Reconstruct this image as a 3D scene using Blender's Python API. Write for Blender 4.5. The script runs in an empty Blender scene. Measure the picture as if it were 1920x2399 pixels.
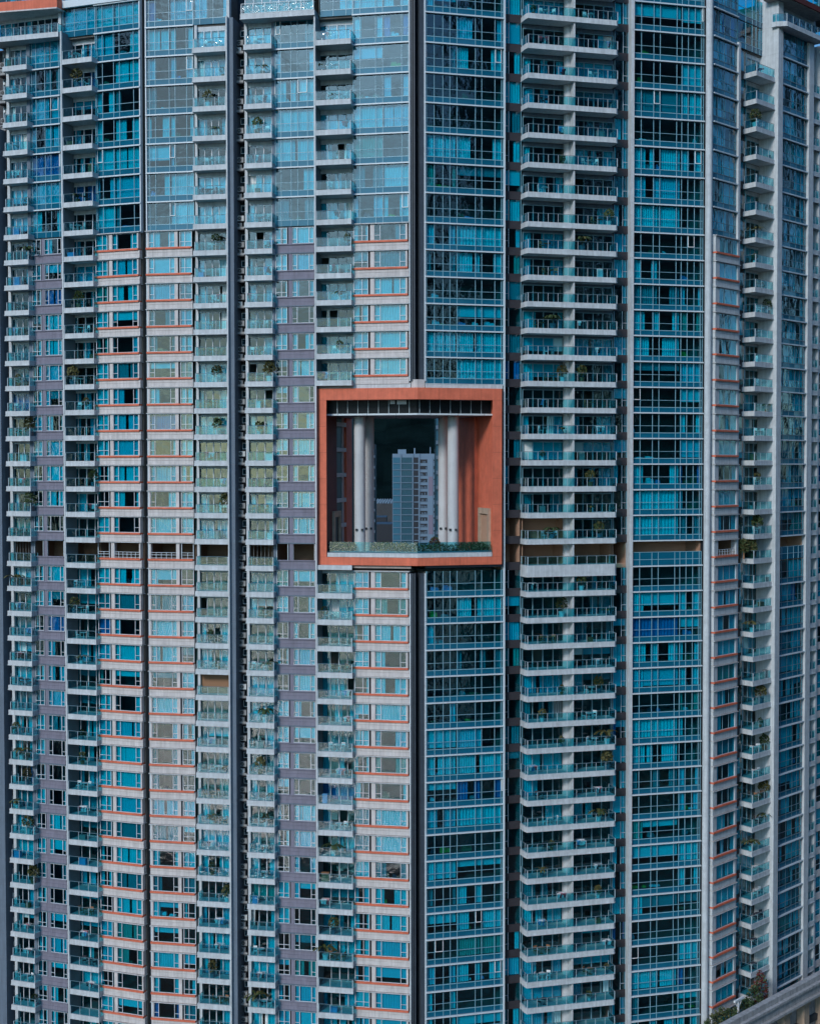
import bpy, math, random
import numpy as np
from mathutils import Vector, Matrix, Euler

R = math.radians
rnd = random.Random(11)
C = bpy.context.scene.collection
sc = bpy.context.scene

# ------------------------------------------------------------------ camera
F, TH, D0, ZC = 3400.0, 105 / 3400.0, 168.6, 105.0          # focal length in photo pixels, pitch, facade distance, height
cam_data = bpy.data.cameras.new('camera')
cam_data.sensor_fit = 'VERTICAL'
cam_data.sensor_height = 24.0
cam_data.lens = F / 2399 * 24.0
cam_data.clip_start = 0.5
cam_data.clip_end = 9000
cam = bpy.data.objects.new('camera', cam_data)
C.objects.link(cam)
cam.location = (0, 0, ZC)
cam.rotation_euler = (Matrix.Rotation(R(90) - TH, 4, 'X') @ Matrix.Rotation(R(-0.07), 4, 'Z')).to_euler()
sc.camera = cam

# ------------------------------------------------------------------ sky, sun, exposure
SUN_EL, SUN_AZ = R(27.5), R(-30.0)                            # low veiled sun behind the camera, to its left
sun_dir = Vector((math.sin(SUN_AZ) * math.cos(SUN_EL), -math.cos(SUN_AZ) * math.cos(SUN_EL), math.sin(SUN_EL)))
world = bpy.data.worlds.new('World')
sc.world = world
world.use_nodes = True
wn, wl = world.node_tree.nodes, world.node_tree.links
wn.clear()
w_out = wn.new('ShaderNodeOutputWorld')
w_bg = wn.new('ShaderNodeBackground')
w_bg.inputs['Strength'].default_value = 0.054
w_sky = wn.new('ShaderNodeTexSky')
w_sky.sky_type = 'NISHITA'
w_sky.sun_disc = False
w_sky.sun_elevation = SUN_EL
w_sky.sun_rotation = math.atan2(sun_dir.x, sun_dir.y)
w_sky.altitude = 100
w_sky.air_density = 1.0
w_sky.dust_density = 1.0
w_sky.ozone_density = 5.0
# broken cloud cover over the whole dome
w_tc = wn.new('ShaderNodeTexCoord')
w_map = wn.new('ShaderNodeMapping')
w_map.inputs['Scale'].default_value = (1.0, 1.0, 2.6)
w_noise = wn.new('ShaderNodeTexNoise')
w_noise.inputs['Scale'].default_value = 3.2
w_noise.inputs['Detail'].default_value = 8
w_noise.inputs['Roughness'].default_value = 0.6
w_ramp = wn.new('ShaderNodeValToRGB')
w_ramp.color_ramp.elements[0].position = 0.42
w_ramp.color_ramp.elements[1].position = 0.68
w_mix = wn.new('ShaderNodeMix')
w_mix.data_type = 'RGBA'
w_cl = wn.new('ShaderNodeMix')
w_cl.data_type = 'RGBA'
w_cl.blend_type = 'MULTIPLY'
w_cl.inputs['Factor'].default_value = 1.0
w_cl.inputs[7].default_value = (2.3, 2.75, 2.95, 1)
wl.new(w_tc.outputs['Generated'], w_map.inputs['Vector'])
wl.new(w_map.outputs['Vector'], w_noise.inputs['Vector'])
wl.new(w_noise.outputs['Fac'], w_ramp.inputs['Fac'])
wl.new(w_ramp.outputs['Color'], w_mix.inputs['Factor'])
wl.new(w_sky.outputs['Color'], w_mix.inputs[6])
wl.new(w_sky.outputs['Color'], w_cl.inputs[6])
wl.new(w_cl.outputs[2], w_mix.inputs[7])
w_cool = wn.new('ShaderNodeMix')                               # the whole sky a little cooler, as in the photograph
w_cool.data_type = 'RGBA'
w_cool.blend_type = 'MULTIPLY'
w_cool.inputs['Factor'].default_value = 1.0
w_cool.inputs[7].default_value = (0.72, 1.0, 1.08, 1)
wl.new(w_mix.outputs[2], w_cool.inputs[6])
wl.new(w_cool.outputs[2], w_bg.inputs['Color'])
wl.new(w_bg.outputs['Background'], w_out.inputs['Surface'])

sun_data = bpy.data.lights.new('sun', 'SUN')
sun_data.energy = 1.0
sun_data.angle = R(13)
sun_data.color = (1.0, 0.96, 0.94)
sun = bpy.data.objects.new('sun', sun_data)
C.objects.link(sun)
sun.rotation_euler = (-sun_dir).to_track_quat('-Z', 'Y').to_euler()
sun.location = (0, 0, 300)

sc.view_settings.view_transform = 'Standard'
sc.view_settings.look = 'None'
sc.view_settings.gamma = 1.0
sc.view_settings.exposure = 0.92
sc.view_settings.use_curve_mapping = False
sc.render.engine = 'CYCLES'
cy = sc.cycles
cy.use_denoising = True
cy.max_bounces = 7
cy.diffuse_bounces = 3
cy.glossy_bounces = 4
cy.transmission_bounces = 4
cy.transparent_max_bounces = 24
cy.caustics_reflective = False
cy.caustics_refractive = False
cy.sample_clamp_indirect = 6.0

# ------------------------------------------------------------------ materials
MATS = {}
def mat(name, col, rough=0.7, metal=0.0, noise=0.0, nscale=1.0, streak=0.0, bump=0.0, bscale=8.0, spec=0.4):
    m = bpy.data.materials.new(name)
    m.use_nodes = True
    nt = m.node_tree
    n, l = nt.nodes, nt.links
    b = n['Principled BSDF']
    b.inputs['Roughness'].default_value = rough
    b.inputs['Metallic'].default_value = metal
    b.inputs['Specular IOR Level'].default_value = spec
    b.inputs['Base Color'].default_value = (*col, 1)
    if noise or streak or bump:
        g = n.new('ShaderNodeNewGeometry')
    if noise or streak:
        tex = n.new('ShaderNodeTexNoise')
        tex.inputs['Scale'].default_value = nscale
        tex.inputs['Detail'].default_value = 6
        tex.inputs['Roughness'].default_value = 0.65
        l.new(g.outputs['Position'], tex.inputs['Vector'])
        mp = n.new('ShaderNodeMapping')
        mp.inputs['Scale'].default_value = (2.4, 2.4, 0.12)
        l.new(g.outputs['Position'], mp.inputs['Vector'])
        t2 = n.new('ShaderNodeTexNoise')
        t2.inputs['Scale'].default_value = 1.6
        t2.inputs['Detail'].default_value = 5
        l.new(mp.outputs['Vector'], t2.inputs['Vector'])
        r1 = n.new('ShaderNodeMapRange')
        r1.inputs['From Min'].default_value, r1.inputs['From Max'].default_value = 0.3, 0.7
        r1.inputs['To Min'].default_value, r1.inputs['To Max'].default_value = 1 - noise, 1 + noise * 0.5
        l.new(tex.outputs['Fac'], r1.inputs['Value'])
        r2 = n.new('ShaderNodeMapRange')
        r2.inputs['From Min'].default_value, r2.inputs['From Max'].default_value = 0.35, 0.72
        r2.inputs['To Min'].default_value, r2.inputs['To Max'].default_value = 1, 1 - streak
        l.new(t2.outputs['Fac'], r2.inputs['Value'])
        mul = n.new('ShaderNodeMath')
        mul.operation = 'MULTIPLY'
        l.new(r1.outputs['Result'], mul.inputs[0])
        l.new(r2.outputs['Result'], mul.inputs[1])
        mx = n.new('ShaderNodeMix')
        mx.data_type = 'RGBA'
        mx.blend_type = 'MULTIPLY'
        mx.inputs['Factor'].default_value = 1
        mx.inputs[6].default_value = (*col, 1)
        l.new(mul.outputs[0], mx.inputs[7])
        l.new(mx.outputs[2], b.inputs['Base Color'])
    if bump:
        t3 = n.new('ShaderNodeTexNoise')
        t3.inputs['Scale'].default_value = bscale
        t3.inputs['Detail'].default_value = 4
        l.new(g.outputs['Position'], t3.inputs['Vector'])
        bp = n.new('ShaderNodeBump')
        bp.inputs['Strength'].default_value = bump
        bp.inputs['Distance'].default_value = 0.1
        l.new(t3.outputs['Fac'], bp.inputs['Height'])
        l.new(bp.outputs['Normal'], b.inputs['Normal'])
    MATS[name] = m
    return m

def glass(name, tint, ior=1.55, wav=0.018, wscale=0.9, rough=0.0):
    m = bpy.data.materials.new(name)
    m.use_nodes = True
    nt = m.node_tree
    n, l = nt.nodes, nt.links
    n.clear()
    out = n.new('ShaderNodeOutputMaterial')
    mix = n.new('ShaderNodeMixShader')
    tr = n.new('ShaderNodeBsdfTransparent')
    tr.inputs['Color'].default_value = (*[math.sqrt(c) for c in tint], 1)
    gl = n.new('ShaderNodeBsdfGlossy')
    gl.inputs['Roughness'].default_value = rough
    gl.inputs['Color'].default_value = (1, 1, 1, 1)
    fr = n.new('ShaderNodeFresnel')
    fr.inputs['IOR'].default_value = ior
    g = n.new('ShaderNodeNewGeometry')
    t = n.new('ShaderNodeTexNoise')
    t.inputs['Scale'].default_value = wscale
    t.inputs['Detail'].default_value = 3
    t.inputs['Roughness'].default_value = 0.55
    l.new(g.outputs['Position'], t.inputs['Vector'])
    bp = n.new('ShaderNodeBump')
    bp.inputs['Strength'].default_value = 1.0
    bp.inputs['Distance'].default_value = wav
    l.new(t.outputs['Fac'], bp.inputs['Height'])
    l.new(bp.outputs['Normal'], gl.inputs['Normal'])
    # only the face turned to the viewer mirrors; the far face of the sheet lets light through
    inv = n.new('ShaderNodeMath')
    inv.operation = 'SUBTRACT'
    inv.inputs[0].default_value = 1.0
    l.new(g.outputs['Backfacing'], inv.inputs[1])
    mul = n.new('ShaderNodeMath')
    mul.operation = 'MULTIPLY'
    l.new(fr.outputs['Fac'], mul.inputs[0])
    l.new(inv.outputs[0], mul.inputs[1])
    l.new(mul.outputs[0], mix.inputs['Fac'])
    l.new(tr.outputs['BSDF'], mix.inputs[1])
    l.new(gl.outputs['BSDF'], mix.inputs[2])
    l.new(mix.outputs['Shader'], out.inputs['Surface'])
    MATS[name] = m
    return m

glass('tinted_glass', (0.012, 0.66, 0.80), ior=1.85)
glass('balustrade_glass', (0.22, 0.68, 0.76), ior=1.75, wav=0.03, wscale=1.6)
mat('spandrel_glass', (0.006, 0.11, 0.18), 0.08, spec=0.6, noise=0.15, nscale=0.4)
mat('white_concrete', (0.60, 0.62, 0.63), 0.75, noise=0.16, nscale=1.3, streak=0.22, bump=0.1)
mat('cream_concrete', (0.66, 0.60, 0.575), 0.75, noise=0.16, nscale=1.1, streak=0.22, bump=0.1)
mat('hood_concrete', (0.42, 0.36, 0.33), 0.85, noise=0.3, nscale=1.5, streak=0.2)
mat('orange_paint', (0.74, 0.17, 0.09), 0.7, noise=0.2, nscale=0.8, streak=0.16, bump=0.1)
mat('shade_and_joint_red', (0.13, 0.025, 0.018), 0.75, noise=0.25, nscale=0.7, streak=0.2)  # shade put into orange paint for the left wall; also joint backing, canopy
mat('mauve_paint', (0.23, 0.215, 0.27), 0.8, noise=0.15, nscale=1.0, streak=0.2)
mat('slate_paint', (0.15, 0.19, 0.24), 0.7, noise=0.12, nscale=0.8, streak=0.2)
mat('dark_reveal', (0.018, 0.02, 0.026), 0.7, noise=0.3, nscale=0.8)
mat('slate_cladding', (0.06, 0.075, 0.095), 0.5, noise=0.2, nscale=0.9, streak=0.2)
mat('brown_panel', (0.036, 0.031, 0.036), 0.6, noise=0.25, nscale=0.9)
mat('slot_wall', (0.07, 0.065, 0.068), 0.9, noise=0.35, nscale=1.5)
mat('white_metal', (0.62, 0.67, 0.70), 0.4, noise=0.06, nscale=2)
mat('blue_metal', (0.22, 0.42, 0.50), 0.35)
mat('rail_metal', (0.13, 0.22, 0.26), 0.4)
mat('post_metal', (0.45, 0.53, 0.57), 0.4)
mat('room_wall', (0.16, 0.145, 0.13), 0.9, noise=0.3, nscale=0.4)
mat('refuge_wall', (0.24, 0.15, 0.10), 0.9, noise=0.3, nscale=0.4)
mat('warm_wall', (0.46, 0.27, 0.18), 0.9, noise=0.12, nscale=0.5)
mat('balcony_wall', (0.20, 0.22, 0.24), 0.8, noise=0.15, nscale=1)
mat('curtain_white', (0.80, 0.80, 0.78), 0.9, noise=0.1, nscale=0.6)
mat('curtain_cyan', (0.42, 0.66, 0.70), 0.9)
mat('curtain_blue', (0.09, 0.22, 0.46), 0.9)
mat('curtain_beige', (0.50, 0.42, 0.33), 0.9)
mat('curtain_grey', (0.28, 0.30, 0.31), 0.9)
mat('curtain_lime', (0.60, 0.85, 0.45), 0.9)
mat('curtain_dark', (0.07, 0.06, 0.055), 0.9)
mat('blind_white', (0.75, 0.77, 0.76), 0.8)
mat('unit_grey', (0.30, 0.29, 0.28), 0.6, noise=0.25, nscale=3)
mat('unit_white', (0.62, 0.61, 0.58), 0.6, noise=0.2, nscale=3)
mat('fan_dark', (0.03, 0.03, 0.03), 0.6)
mat('foliage', (0.045, 0.075, 0.022), 0.7, noise=0.4, nscale=4)
mat('foliage_olive', (0.10, 0.095, 0.03), 0.7, noise=0.4, nscale=4)
mat('foliage_red', (0.13, 0.025, 0.02), 0.7, noise=0.4, nscale=4)
mat('terracotta', (0.30, 0.12, 0.06), 0.8)
mat('plastic_white', (0.78, 0.78, 0.77), 0.5)
mat('plastic_blue', (0.10, 0.35, 0.62), 0.5)
mat('timber', (0.28, 0.14, 0.07), 0.6)
mat('cloth_red', (0.55, 0.08, 0.10), 0.9)
mat('cloth_dark', (0.04, 0.045, 0.06), 0.9)
mat('cloth_yellow', (0.60, 0.38, 0.06), 0.9)
mat('louvre_metal', (0.014, 0.019, 0.024), 0.6, spec=0.2)
mat('soffit_panel', (0.20, 0.21, 0.22), 0.5)
mat('column_white', (0.56, 0.55, 0.55), 0.6, noise=0.1, nscale=0.5, streak=0.12)
mat('stone', (0.46, 0.44, 0.43), 0.85, noise=0.3, nscale=1.4, streak=0.3, bump=0.2)
mat('stone_warm', (0.50, 0.36, 0.26), 0.85, noise=0.2, nscale=1.0, streak=0.25)
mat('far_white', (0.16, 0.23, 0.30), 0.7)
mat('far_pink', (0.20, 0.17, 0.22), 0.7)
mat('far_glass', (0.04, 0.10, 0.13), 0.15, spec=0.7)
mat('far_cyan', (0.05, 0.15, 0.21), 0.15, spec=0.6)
mat('far_dark', (0.02, 0.022, 0.028), 0.5)
mat('skyline_grey', (0.10, 0.115, 0.13), 0.6, noise=0.2, nscale=0.05)
mat('skyline_glass', (0.012, 0.03, 0.045), 0.15, spec=0.5)
mat('hill_forest', (0.004, 0.010, 0.010), 1.0, spec=0.0, noise=0.5, nscale=0.03, bump=0.6, bscale=0.05)
mat('ground_concrete', (0.05, 0.055, 0.055), 0.9, noise=0.3, nscale=0.05)
mat('roof_grey', (0.06, 0.06, 0.062), 0.9, noise=0.3, nscale=0.1)
# sea with wind waves
m = mat('sea_water', (0.008, 0.035, 0.055), 0.03, spec=0.6)
n, l = m.node_tree.nodes, m.node_tree.links
g = n.new('ShaderNodeNewGeometry')
t = n.new('ShaderNodeTexNoise')
t.inputs['Scale'].default_value = 0.5
t.inputs['Detail'].default_value = 2
t.inputs['Roughness'].default_value = 0.5
bp = n.new('ShaderNodeBump')
bp.inputs['Strength'].default_value = 1.0
bp.inputs['Distance'].default_value = 0.5
l.new(g.outputs['Position'], t.inputs['Vector'])
l.new(t.outputs['Fac'], bp.inputs['Height'])
l.new(bp.outputs['Normal'], n['Principled BSDF'].inputs['Normal'])
# ------------------------------------------------------------------ mesh helpers
class MB:
    def __init__(s):
        s.v, s.f, s.mi, s.mats = [], [], [], []
    def m(s, name):
        if name not in s.mats:
            s.mats.append(name)
        return s.mats.index(name)
    def box(s, x0, x1, y0, y1, z0, z1, mt):
        i = len(s.v)
        s.v += [(x0, y0, z0), (x1, y0, z0), (x1, y1, z0), (x0, y1, z0), (x0, y0, z1), (x1, y0, z1), (x1, y1, z1), (x0, y1, z1)]
        s.f += [(i, i + 3, i + 2, i + 1), (i + 4, i + 5, i + 6, i + 7), (i, i + 1, i + 5, i + 4), (i + 1, i + 2, i + 6, i + 5), (i + 2, i + 3, i + 7, i + 6), (i + 3, i, i + 4, i + 7)]
        s.mi += [s.m(mt)] * 6
    def prism(s, poly, z0, z1, mt):            # poly counter-clockwise seen from above
        i, k = len(s.v), len(poly)
        s.v += [(p[0], p[1], z0) for p in poly] + [(p[0], p[1], z1) for p in poly]
        s.f += [tuple(range(i + k - 1, i - 1, -1)), tuple(range(i + k, i + 2 * k))]
        s.f += [(i + a, i + (a + 1) % k, i + k + (a + 1) % k, i + k + a) for a in range(k)]
        s.mi += [s.m(mt)] * (k + 2)
    def quad(s, a, b, c, d, mt):
        i = len(s.v)
        s.v += [a, b, c, d]
        s.f.append((i, i + 1, i + 2, i + 3))
        s.mi.append(s.m(mt))
    def tube(s, p, q, r, mt, k=6):
        p, q = Vector(p), Vector(q)
        d = (q - p).normalized()
        a = d.orthogonal().normalized()
        b = d.cross(a)
        i = len(s.v)
        for c in (p, q):
            for j in range(k):
                w = 2 * math.pi * j / k
                s.v.append(tuple(c + r * (math.cos(w) * a + math.sin(w) * b)))
        s.f += [(i + j, i + (j + 1) % k, i + k + (j + 1) % k, i + k + j) for j in range(k)]
        s.f += [tuple(range(i + k - 1, i - 1, -1)), tuple(range(i + k, i + 2 * k))]
        s.mi += [s.m(mt)] * (k + 2)
    def cyl(s, x, y, z0, z1, r0, r1, mt, k=16):
        i = len(s.v)
        for z, r in ((z0, r0), (z1, r1)):
            s.v += [(x + r * math.cos(2 * math.pi * j / k), y + r * math.sin(2 * math.pi * j / k), z) for j in range(k)]
        s.f += [(i + j, i + (j + 1) % k, i + k + (j + 1) % k, i + k + j) for j in range(k)]
        s.f += [tuple(range(i + k - 1, i - 1, -1)), tuple(range(i + k, i + 2 * k))]
        s.mi += [s.m(mt)] * (k + 2)
    def build(s, name):
        me = bpy.data.meshes.new(name)
        me.from_pydata(s.v, [], s.f)
        for a in s.mats:
            me.materials.append(MATS[a])
        me.polygons.foreach_set('material_index', s.mi)
        me.update()
        return me

CACHE = {}
def unit_box(mt):
    k = ('box', mt)
    if k not in CACHE:
        b = MB()
        b.box(0, 1, 0, 1, 0, 1, mt)
        CACHE[k] = b.build('panel_' + mt)
    return CACHE[k]

def curtain_mesh(mt, pleats):
    k = ('curtain', mt, pleats)
    if k not in CACHE:
        b = MB()
        N = pleats * 4
        for j in range(N):
            x0, x1 = j / N, (j + 1) / N
            y0, y1 = 0.5 + 0.5 * math.sin(j * math.pi / 2), 0.5 + 0.5 * math.sin((j + 1) * math.pi / 2)
            b.quad((x0, y0, 0), (x1, y1, 0), (x1, y1, 1), (x0, y0, 1), mt)
        CACHE[k] = b.build('curtain')
    return CACHE[k]

def link(name, me, parent=None, loc=(0, 0, 0), rot=None, scale=None):
    o = bpy.data.objects.new(name, me)
    C.objects.link(o)
    o.parent = parent
    o.location = loc
    if rot:
        o.rotation_euler = rot
    if scale:
        o.scale = scale
    return o

def tag(o, label=None, cat=None, group=None, kind=None):
    if label: o['label'] = label
    if cat: o['category'] = cat
    if group: o['group'] = group
    if kind: o['kind'] = kind
    return o

# ------------------------------------------------------------------ projection and planes
cT, sT = math.cos(TH), math.sin(TH)
def proj(p):
    z = p[2] - ZC
    dep = p[1] * cT - z * sT
    return 960 + F * p[0] / dep, 1199.5 - F * (z * cT + p[1] * sT) / dep, F / dep

def zline(y, d):
    return ZC - d * math.tan(TH + math.atan((y - 1199.5) / F))

Z7 = zline(521, D0)
HL = (Z7 - zline(2387.7, D0)) / 30
HU = (zline(27, D0) - Z7) / 7
def ZB(k):                       # level of the string course k (0 = first one below the top of the picture)
    return Z7 + (7 - k) * HU if k <= 7 else Z7 - (k - 7) * HL
Z_LOW = ZB(39)

class Plane:
    """A straight stretch of facade: local x along it, local y into the building, z up."""
    def __init__(s, xa, xb, sfun):
        da, db = D0 / sfun(xa), D0 / sfun(xb)
        A = Vector(((xa - 960) / F * da, da))
        B = Vector(((xb - 960) / F * db, db))
        s.P, s.u = A, (B - A).normalized()
        s.n = Vector((-s.u.y, s.u.x))
        s.ang = math.atan2(s.u.y, s.u.x)
    def lx(s, px, yoff=0.0):
        P = s.P + s.n * yoff
        r = Vector(((px - 960) / F, 1.0))
        # P + a u = t r
        det = s.u.x * (-r.y) - (-r.x) * s.u.y
        a = ((-P.x) * (-r.y) - (-r.x) * (-P.y)) / det
        return a
    def world(s, x, y, z):
        p = s.P + s.u * x + s.n * y
        return (p.x, p.y, z)

c3, q1, c4, c5 = 5.8e-5, 1.105e-4, 8.2e-5, 3.15e-4
s3 = lambda x: (1 + (x - 960) * c3) / (1 + 17 * c3)
s1 = lambda x: s3(341) * (1 + (x - 960) * q1) / (1 + (341 - 960) * q1)
s4 = lambda x: (1 - (x - 960) * c4) / (1 - 17 * c4)
s5 = lambda x: 0.941 * (1 - (x - 960) * c5) / (1 - 718 * c5)
s6 = lambda x: 0.8985 * (1 - (x - 960) * c5) / (1 - 869 * c5)
PL1, PL3, PL4, PL5 = Plane(-20, 345, s1), Plane(345, 977, s3), Plane(977, 1648, s4), Plane(1653, 1818, s5)
# the far right bays stand a little proud of the wing's plane
_d = D0 / s6(1829)
_w = Vector(((1829 - 960) / F * _d, _d))
OFF6 = (_w - PL5.P).dot(PL5.n)

LIMIT = 300
class Thing:
    def __init__(s, name, plane, label, cat, group=None):
        s.pl = plane
        s.root = bpy.data.objects.new(name, None)
        C.objects.link(s.root)
        s.root.location = (plane.P.x, plane.P.y, 0)
        s.root.rotation_euler = (0, 0, plane.ang)
        tag(s.root, label, cat, group)
        s.sp = []
    def add(s, name, me, loc=(0, 0, 0), scale=None, rot=None, parent=None, size=(1, 1), kind=None, label=None):
        p = s.pl.world(loc[0], loc[1], loc[2])
        x, y, k = proj(p)
        pri = size[0] * size[1] * k * k
        if not (-60 < x < 1960 and -80 < y < 2450):
            pri *= 0.001
        h = dict(name=name, me=me, loc=Vector(loc), scale=scale, rot=rot, parent=parent, pri=pri, kind=kind, label=label)
        s.sp.append(h)
        return h
    def finish(s):
        by = {}
        for h in s.sp:
            by.setdefault(h['name'], []).append(h)
        for name, L in by.items():
            for h in sorted(L, key=lambda h: -h['pri'])[LIMIT:]:
                h['rest'] = True
        for h in s.sp:
            if h.get('rest'):
                continue
            par, loc = s.root, h['loc']
            if h['parent']:
                par, loc = h['parent']['ob'], h['loc'] - h['parent']['loc']
            o = h['ob'] = link(h['name'], h['me'], par, loc, h['rot'], h['scale'])
            if h['kind']: o['kind'] = h['kind']
            if h['label']: o['label'] = h['label']
        for name, L in by.items():
            rest = [h for h in L if h.get('rest')]
            if rest:
                o = link(name, merge(name, rest), s.root)
                o['kind'] = 'stuff'

RAW = {}
def raw(me):
    if me.name not in RAW:
        v = np.empty(len(me.vertices) * 3, np.float32)
        me.vertices.foreach_get('co', v)
        f = [tuple(p.vertices) for p in me.polygons]
        mi = np.empty(len(me.polygons), np.int32)
        me.polygons.foreach_get('material_index', mi)
        RAW[me.name] = (v.reshape(-1, 3), f, mi, [m for m in me.materials])
    return RAW[me.name]

def merge(name, specs):
    V, Fc, MI, mats, base = [], [], [], [], 0
    for h in specs:
        v, f, mi, ms = raw(h['me'])
        w = v * np.array(h['scale'] if h['scale'] else (1, 1, 1), np.float32)
        if h['rot']:
            w = w @ np.array(Euler(h['rot']).to_matrix(), np.float32).T
        w = w + np.array(h['loc'], np.float32)
        V.append(w)
        Fc += [tuple(i + base for i in t) for t in f]
        base += len(v)
        idx = []
        for m_ in ms:
            if m_ not in mats:
                mats.append(m_)
            idx.append(mats.index(m_))
        MI.append(np.array(idx, np.int32)[mi])
    me = bpy.data.meshes.new(name)
    me.from_pydata(np.concatenate(V).tolist(), [], Fc)
    for m_ in mats:
        me.materials.append(m_)
    me.polygons.foreach_set('material_index', np.concatenate(MI))
    me.update()
    return me

# ------------------------------------------------------------------ facade kit
def jit(a=0.0045):
    return (rnd.gauss(0, a), 0, rnd.gauss(0, a))

def pane(T, x0, x1, y, z0, z1, par, mt='tinted_glass', name='pane', j=True):
    T.add(name, unit_box(mt), (x0, y, z0), (x1 - x0, 0.02, z1 - z0), jit() if j else None, par, (x1 - x0, z1 - z0))

CUR = ['curtain_white'] * 13 + ['curtain_cyan'] * 5 + ['curtain_grey'] * 3 + ['curtain_beige'] + ['curtain_blue']
def hang(T, x0, x1, y, z0, z1, mt, par):
    w = x1 - x0
    if w < 0.12:
        return
    pl = max(2, min(14, int(w / 0.28)))
    T.add('curtain', curtain_mesh(mt, pl), (x0, y, z0), (w, 0.1, z1 - z0), None, par, (w, z1 - z0))

def dress(T, x0, x1, y, z0, z1, par, open_bias=0.0, cols=None):
    """Curtains and blinds behind one run of glass."""
    r = rnd.random() + open_bias
    mt = rnd.choice(cols or CUR)
    w = x1 - x0
    if r < 0.30:
        if rnd.random() < 0.5:
            g_ = rnd.uniform(0.0, 0.12) * w
            c_ = x0 + w * rnd.uniform(0.35, 0.65)
            hang(T, x0, c_ - g_ / 2, y, z0, z1, mt, par)
            hang(T, c_ + g_ / 2, x1, y, z0, z1, mt, par)
        else:
            hang(T, x0, x1, y, z0, z1, mt, par)
    elif r < 0.70:
        a, b = rnd.uniform(0.1, 0.42) * w, rnd.uniform(0.1, 0.42) * w
        if rnd.random() < 0.8: hang(T, x0, x0 + a, y, z0, z1, mt, par)
        if rnd.random() < 0.8: hang(T, x1 - b, x1, y, z0, z1, mt, par)
        if w > 4 and rnd.random() < 0.6:
            c_ = x0 + w * rnd.uniform(0.4, 0.6)
            hang(T, c_ - 0.4, c_ + rnd.uniform(0.2, 0.6), y, z0, z1, mt, par)
    elif r < 0.86:
        zb = z0 + (z1 - z0) * rnd.choice((0.05, 0.3, 0.45, 0.6))
        T.add('roller_blind', unit_box(rnd.choice(('blind_white', 'blind_white', 'curtain_cyan', 'curtain_grey'))), (x0, y, zb), (w, 0.02, z1 - zb), None, par, (w, z1 - zb))
        if rnd.random() < 0.4:
            hang(T, x0, x0 + 0.25 * w, y - 0.12, z0, z1, mt, par)

def cached(key, fn, name):
    key = (name,) + tuple(round(k, 3) if isinstance(k, float) else k for k in key)
    if key not in CACHE:
        b = MB()
        fn(b)
        CACHE[key] = b.build(name)
    return CACHE[key]

def curtain_cell(T, x0, x1, zb, h, fr, y=0.0, trim='blue_metal', bias=0.0, room=True, vents=0.06, bar=True, open_bay=False):
    """One storey of curtain wall between two white string courses."""
    L = x1 - x0
    zs, zt = 0.225 * h, 0.50 * h
    xs = [x0 + f * L for f in fr]
    def fm(b):
        for f in fr:
            a = f * L
            b.box(a - 0.03, a + 0.03, -0.055 if trim != 'rail_metal' else -0.02, 0.06, 0.07, h - 0.07, trim)
        b.box(0.031, L - 0.031, -0.04, 0.05, zs - 0.04, zs + 0.04, 'white_metal' if trim == 'white_metal' else trim)
        b.box(0.031, L - 0.031, -0.035, 0.045, zt - 0.025, zt + 0.025, trim)
    fm_ = cached((L, h, tuple(round(f, 3) for f in fr), trim), fm, 'window')
    W = T.add('window', fm_, (x0, y, zb), size=(L, h))
    if bar:
        bm_ = cached((L,), lambda b: (b.box(-0.08, L + 0.08, -0.3, -0.06, -0.075, 0.075, 'white_metal'), b.box(0, L, -0.058, 0.05, -0.05, 0.065, 'rail_metal')), 'string_course')
        T.add('string_course', bm_, (x0, y, zb), parent=W, size=(L, 0.2))
    for a, b_ in zip(xs, xs[1:]):
        if b_ - a < 0.1:
            continue
        pane(T, a + 0.03, b_ - 0.03, y, zb + 0.07, zb + zs - 0.04, W, 'spandrel_glass', 'spandrel_panel')
        pane(T, a + 0.03, b_ - 0.03, y, zb + zs + 0.04, zb + zt - 0.025, W)
        if rnd.random() < vents and b_ - a < 1.3:
            cm = cached((b_ - a, h), lambda b: casement(b, b_ - a - 0.06, h * 0.5 - 0.1), 'casement')
            T.add('casement', cm, (a + 0.03, y - 0.1, zb + zt + 0.03), rot=(R(-1.2), 0, 0), parent=W, size=(b_ - a, h * 0.5))
        else:
            pane(T, a + 0.03, b_ - 0.03, y, zb + zt + 0.025, zb + h - 0.07, W)
    # one or two rooms behind the glass
    cut = xs[len(xs) // 2] if L > 5 else None
    for a, b_ in ([(x0, cut), (cut, x1)] if cut else [(x0, x1)]):
        dress(T, a + 0.08, b_ - 0.08, y + 0.3, zb + zs + 0.02, zb + h - 0.15, W, bias)
        sill_items(T, a + 0.2, b_ - 0.2, y + 0.55, zb + zs, W)

def casement(b, w, h):
    for (a, c, d, e) in ((0, w, 0, 0.07), (0, w, h - 0.07, h), (0, 0.06, 0.07, h - 0.07), (w - 0.06, w, 0.07, h - 0.07)):
        b.box(a, c, -0.03, 0.03, d, e, 'plastic_white')
    b.box(0.06, w - 0.06, -0.005, 0.005, 0.07, h - 0.07, 'tinted_glass')

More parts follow.
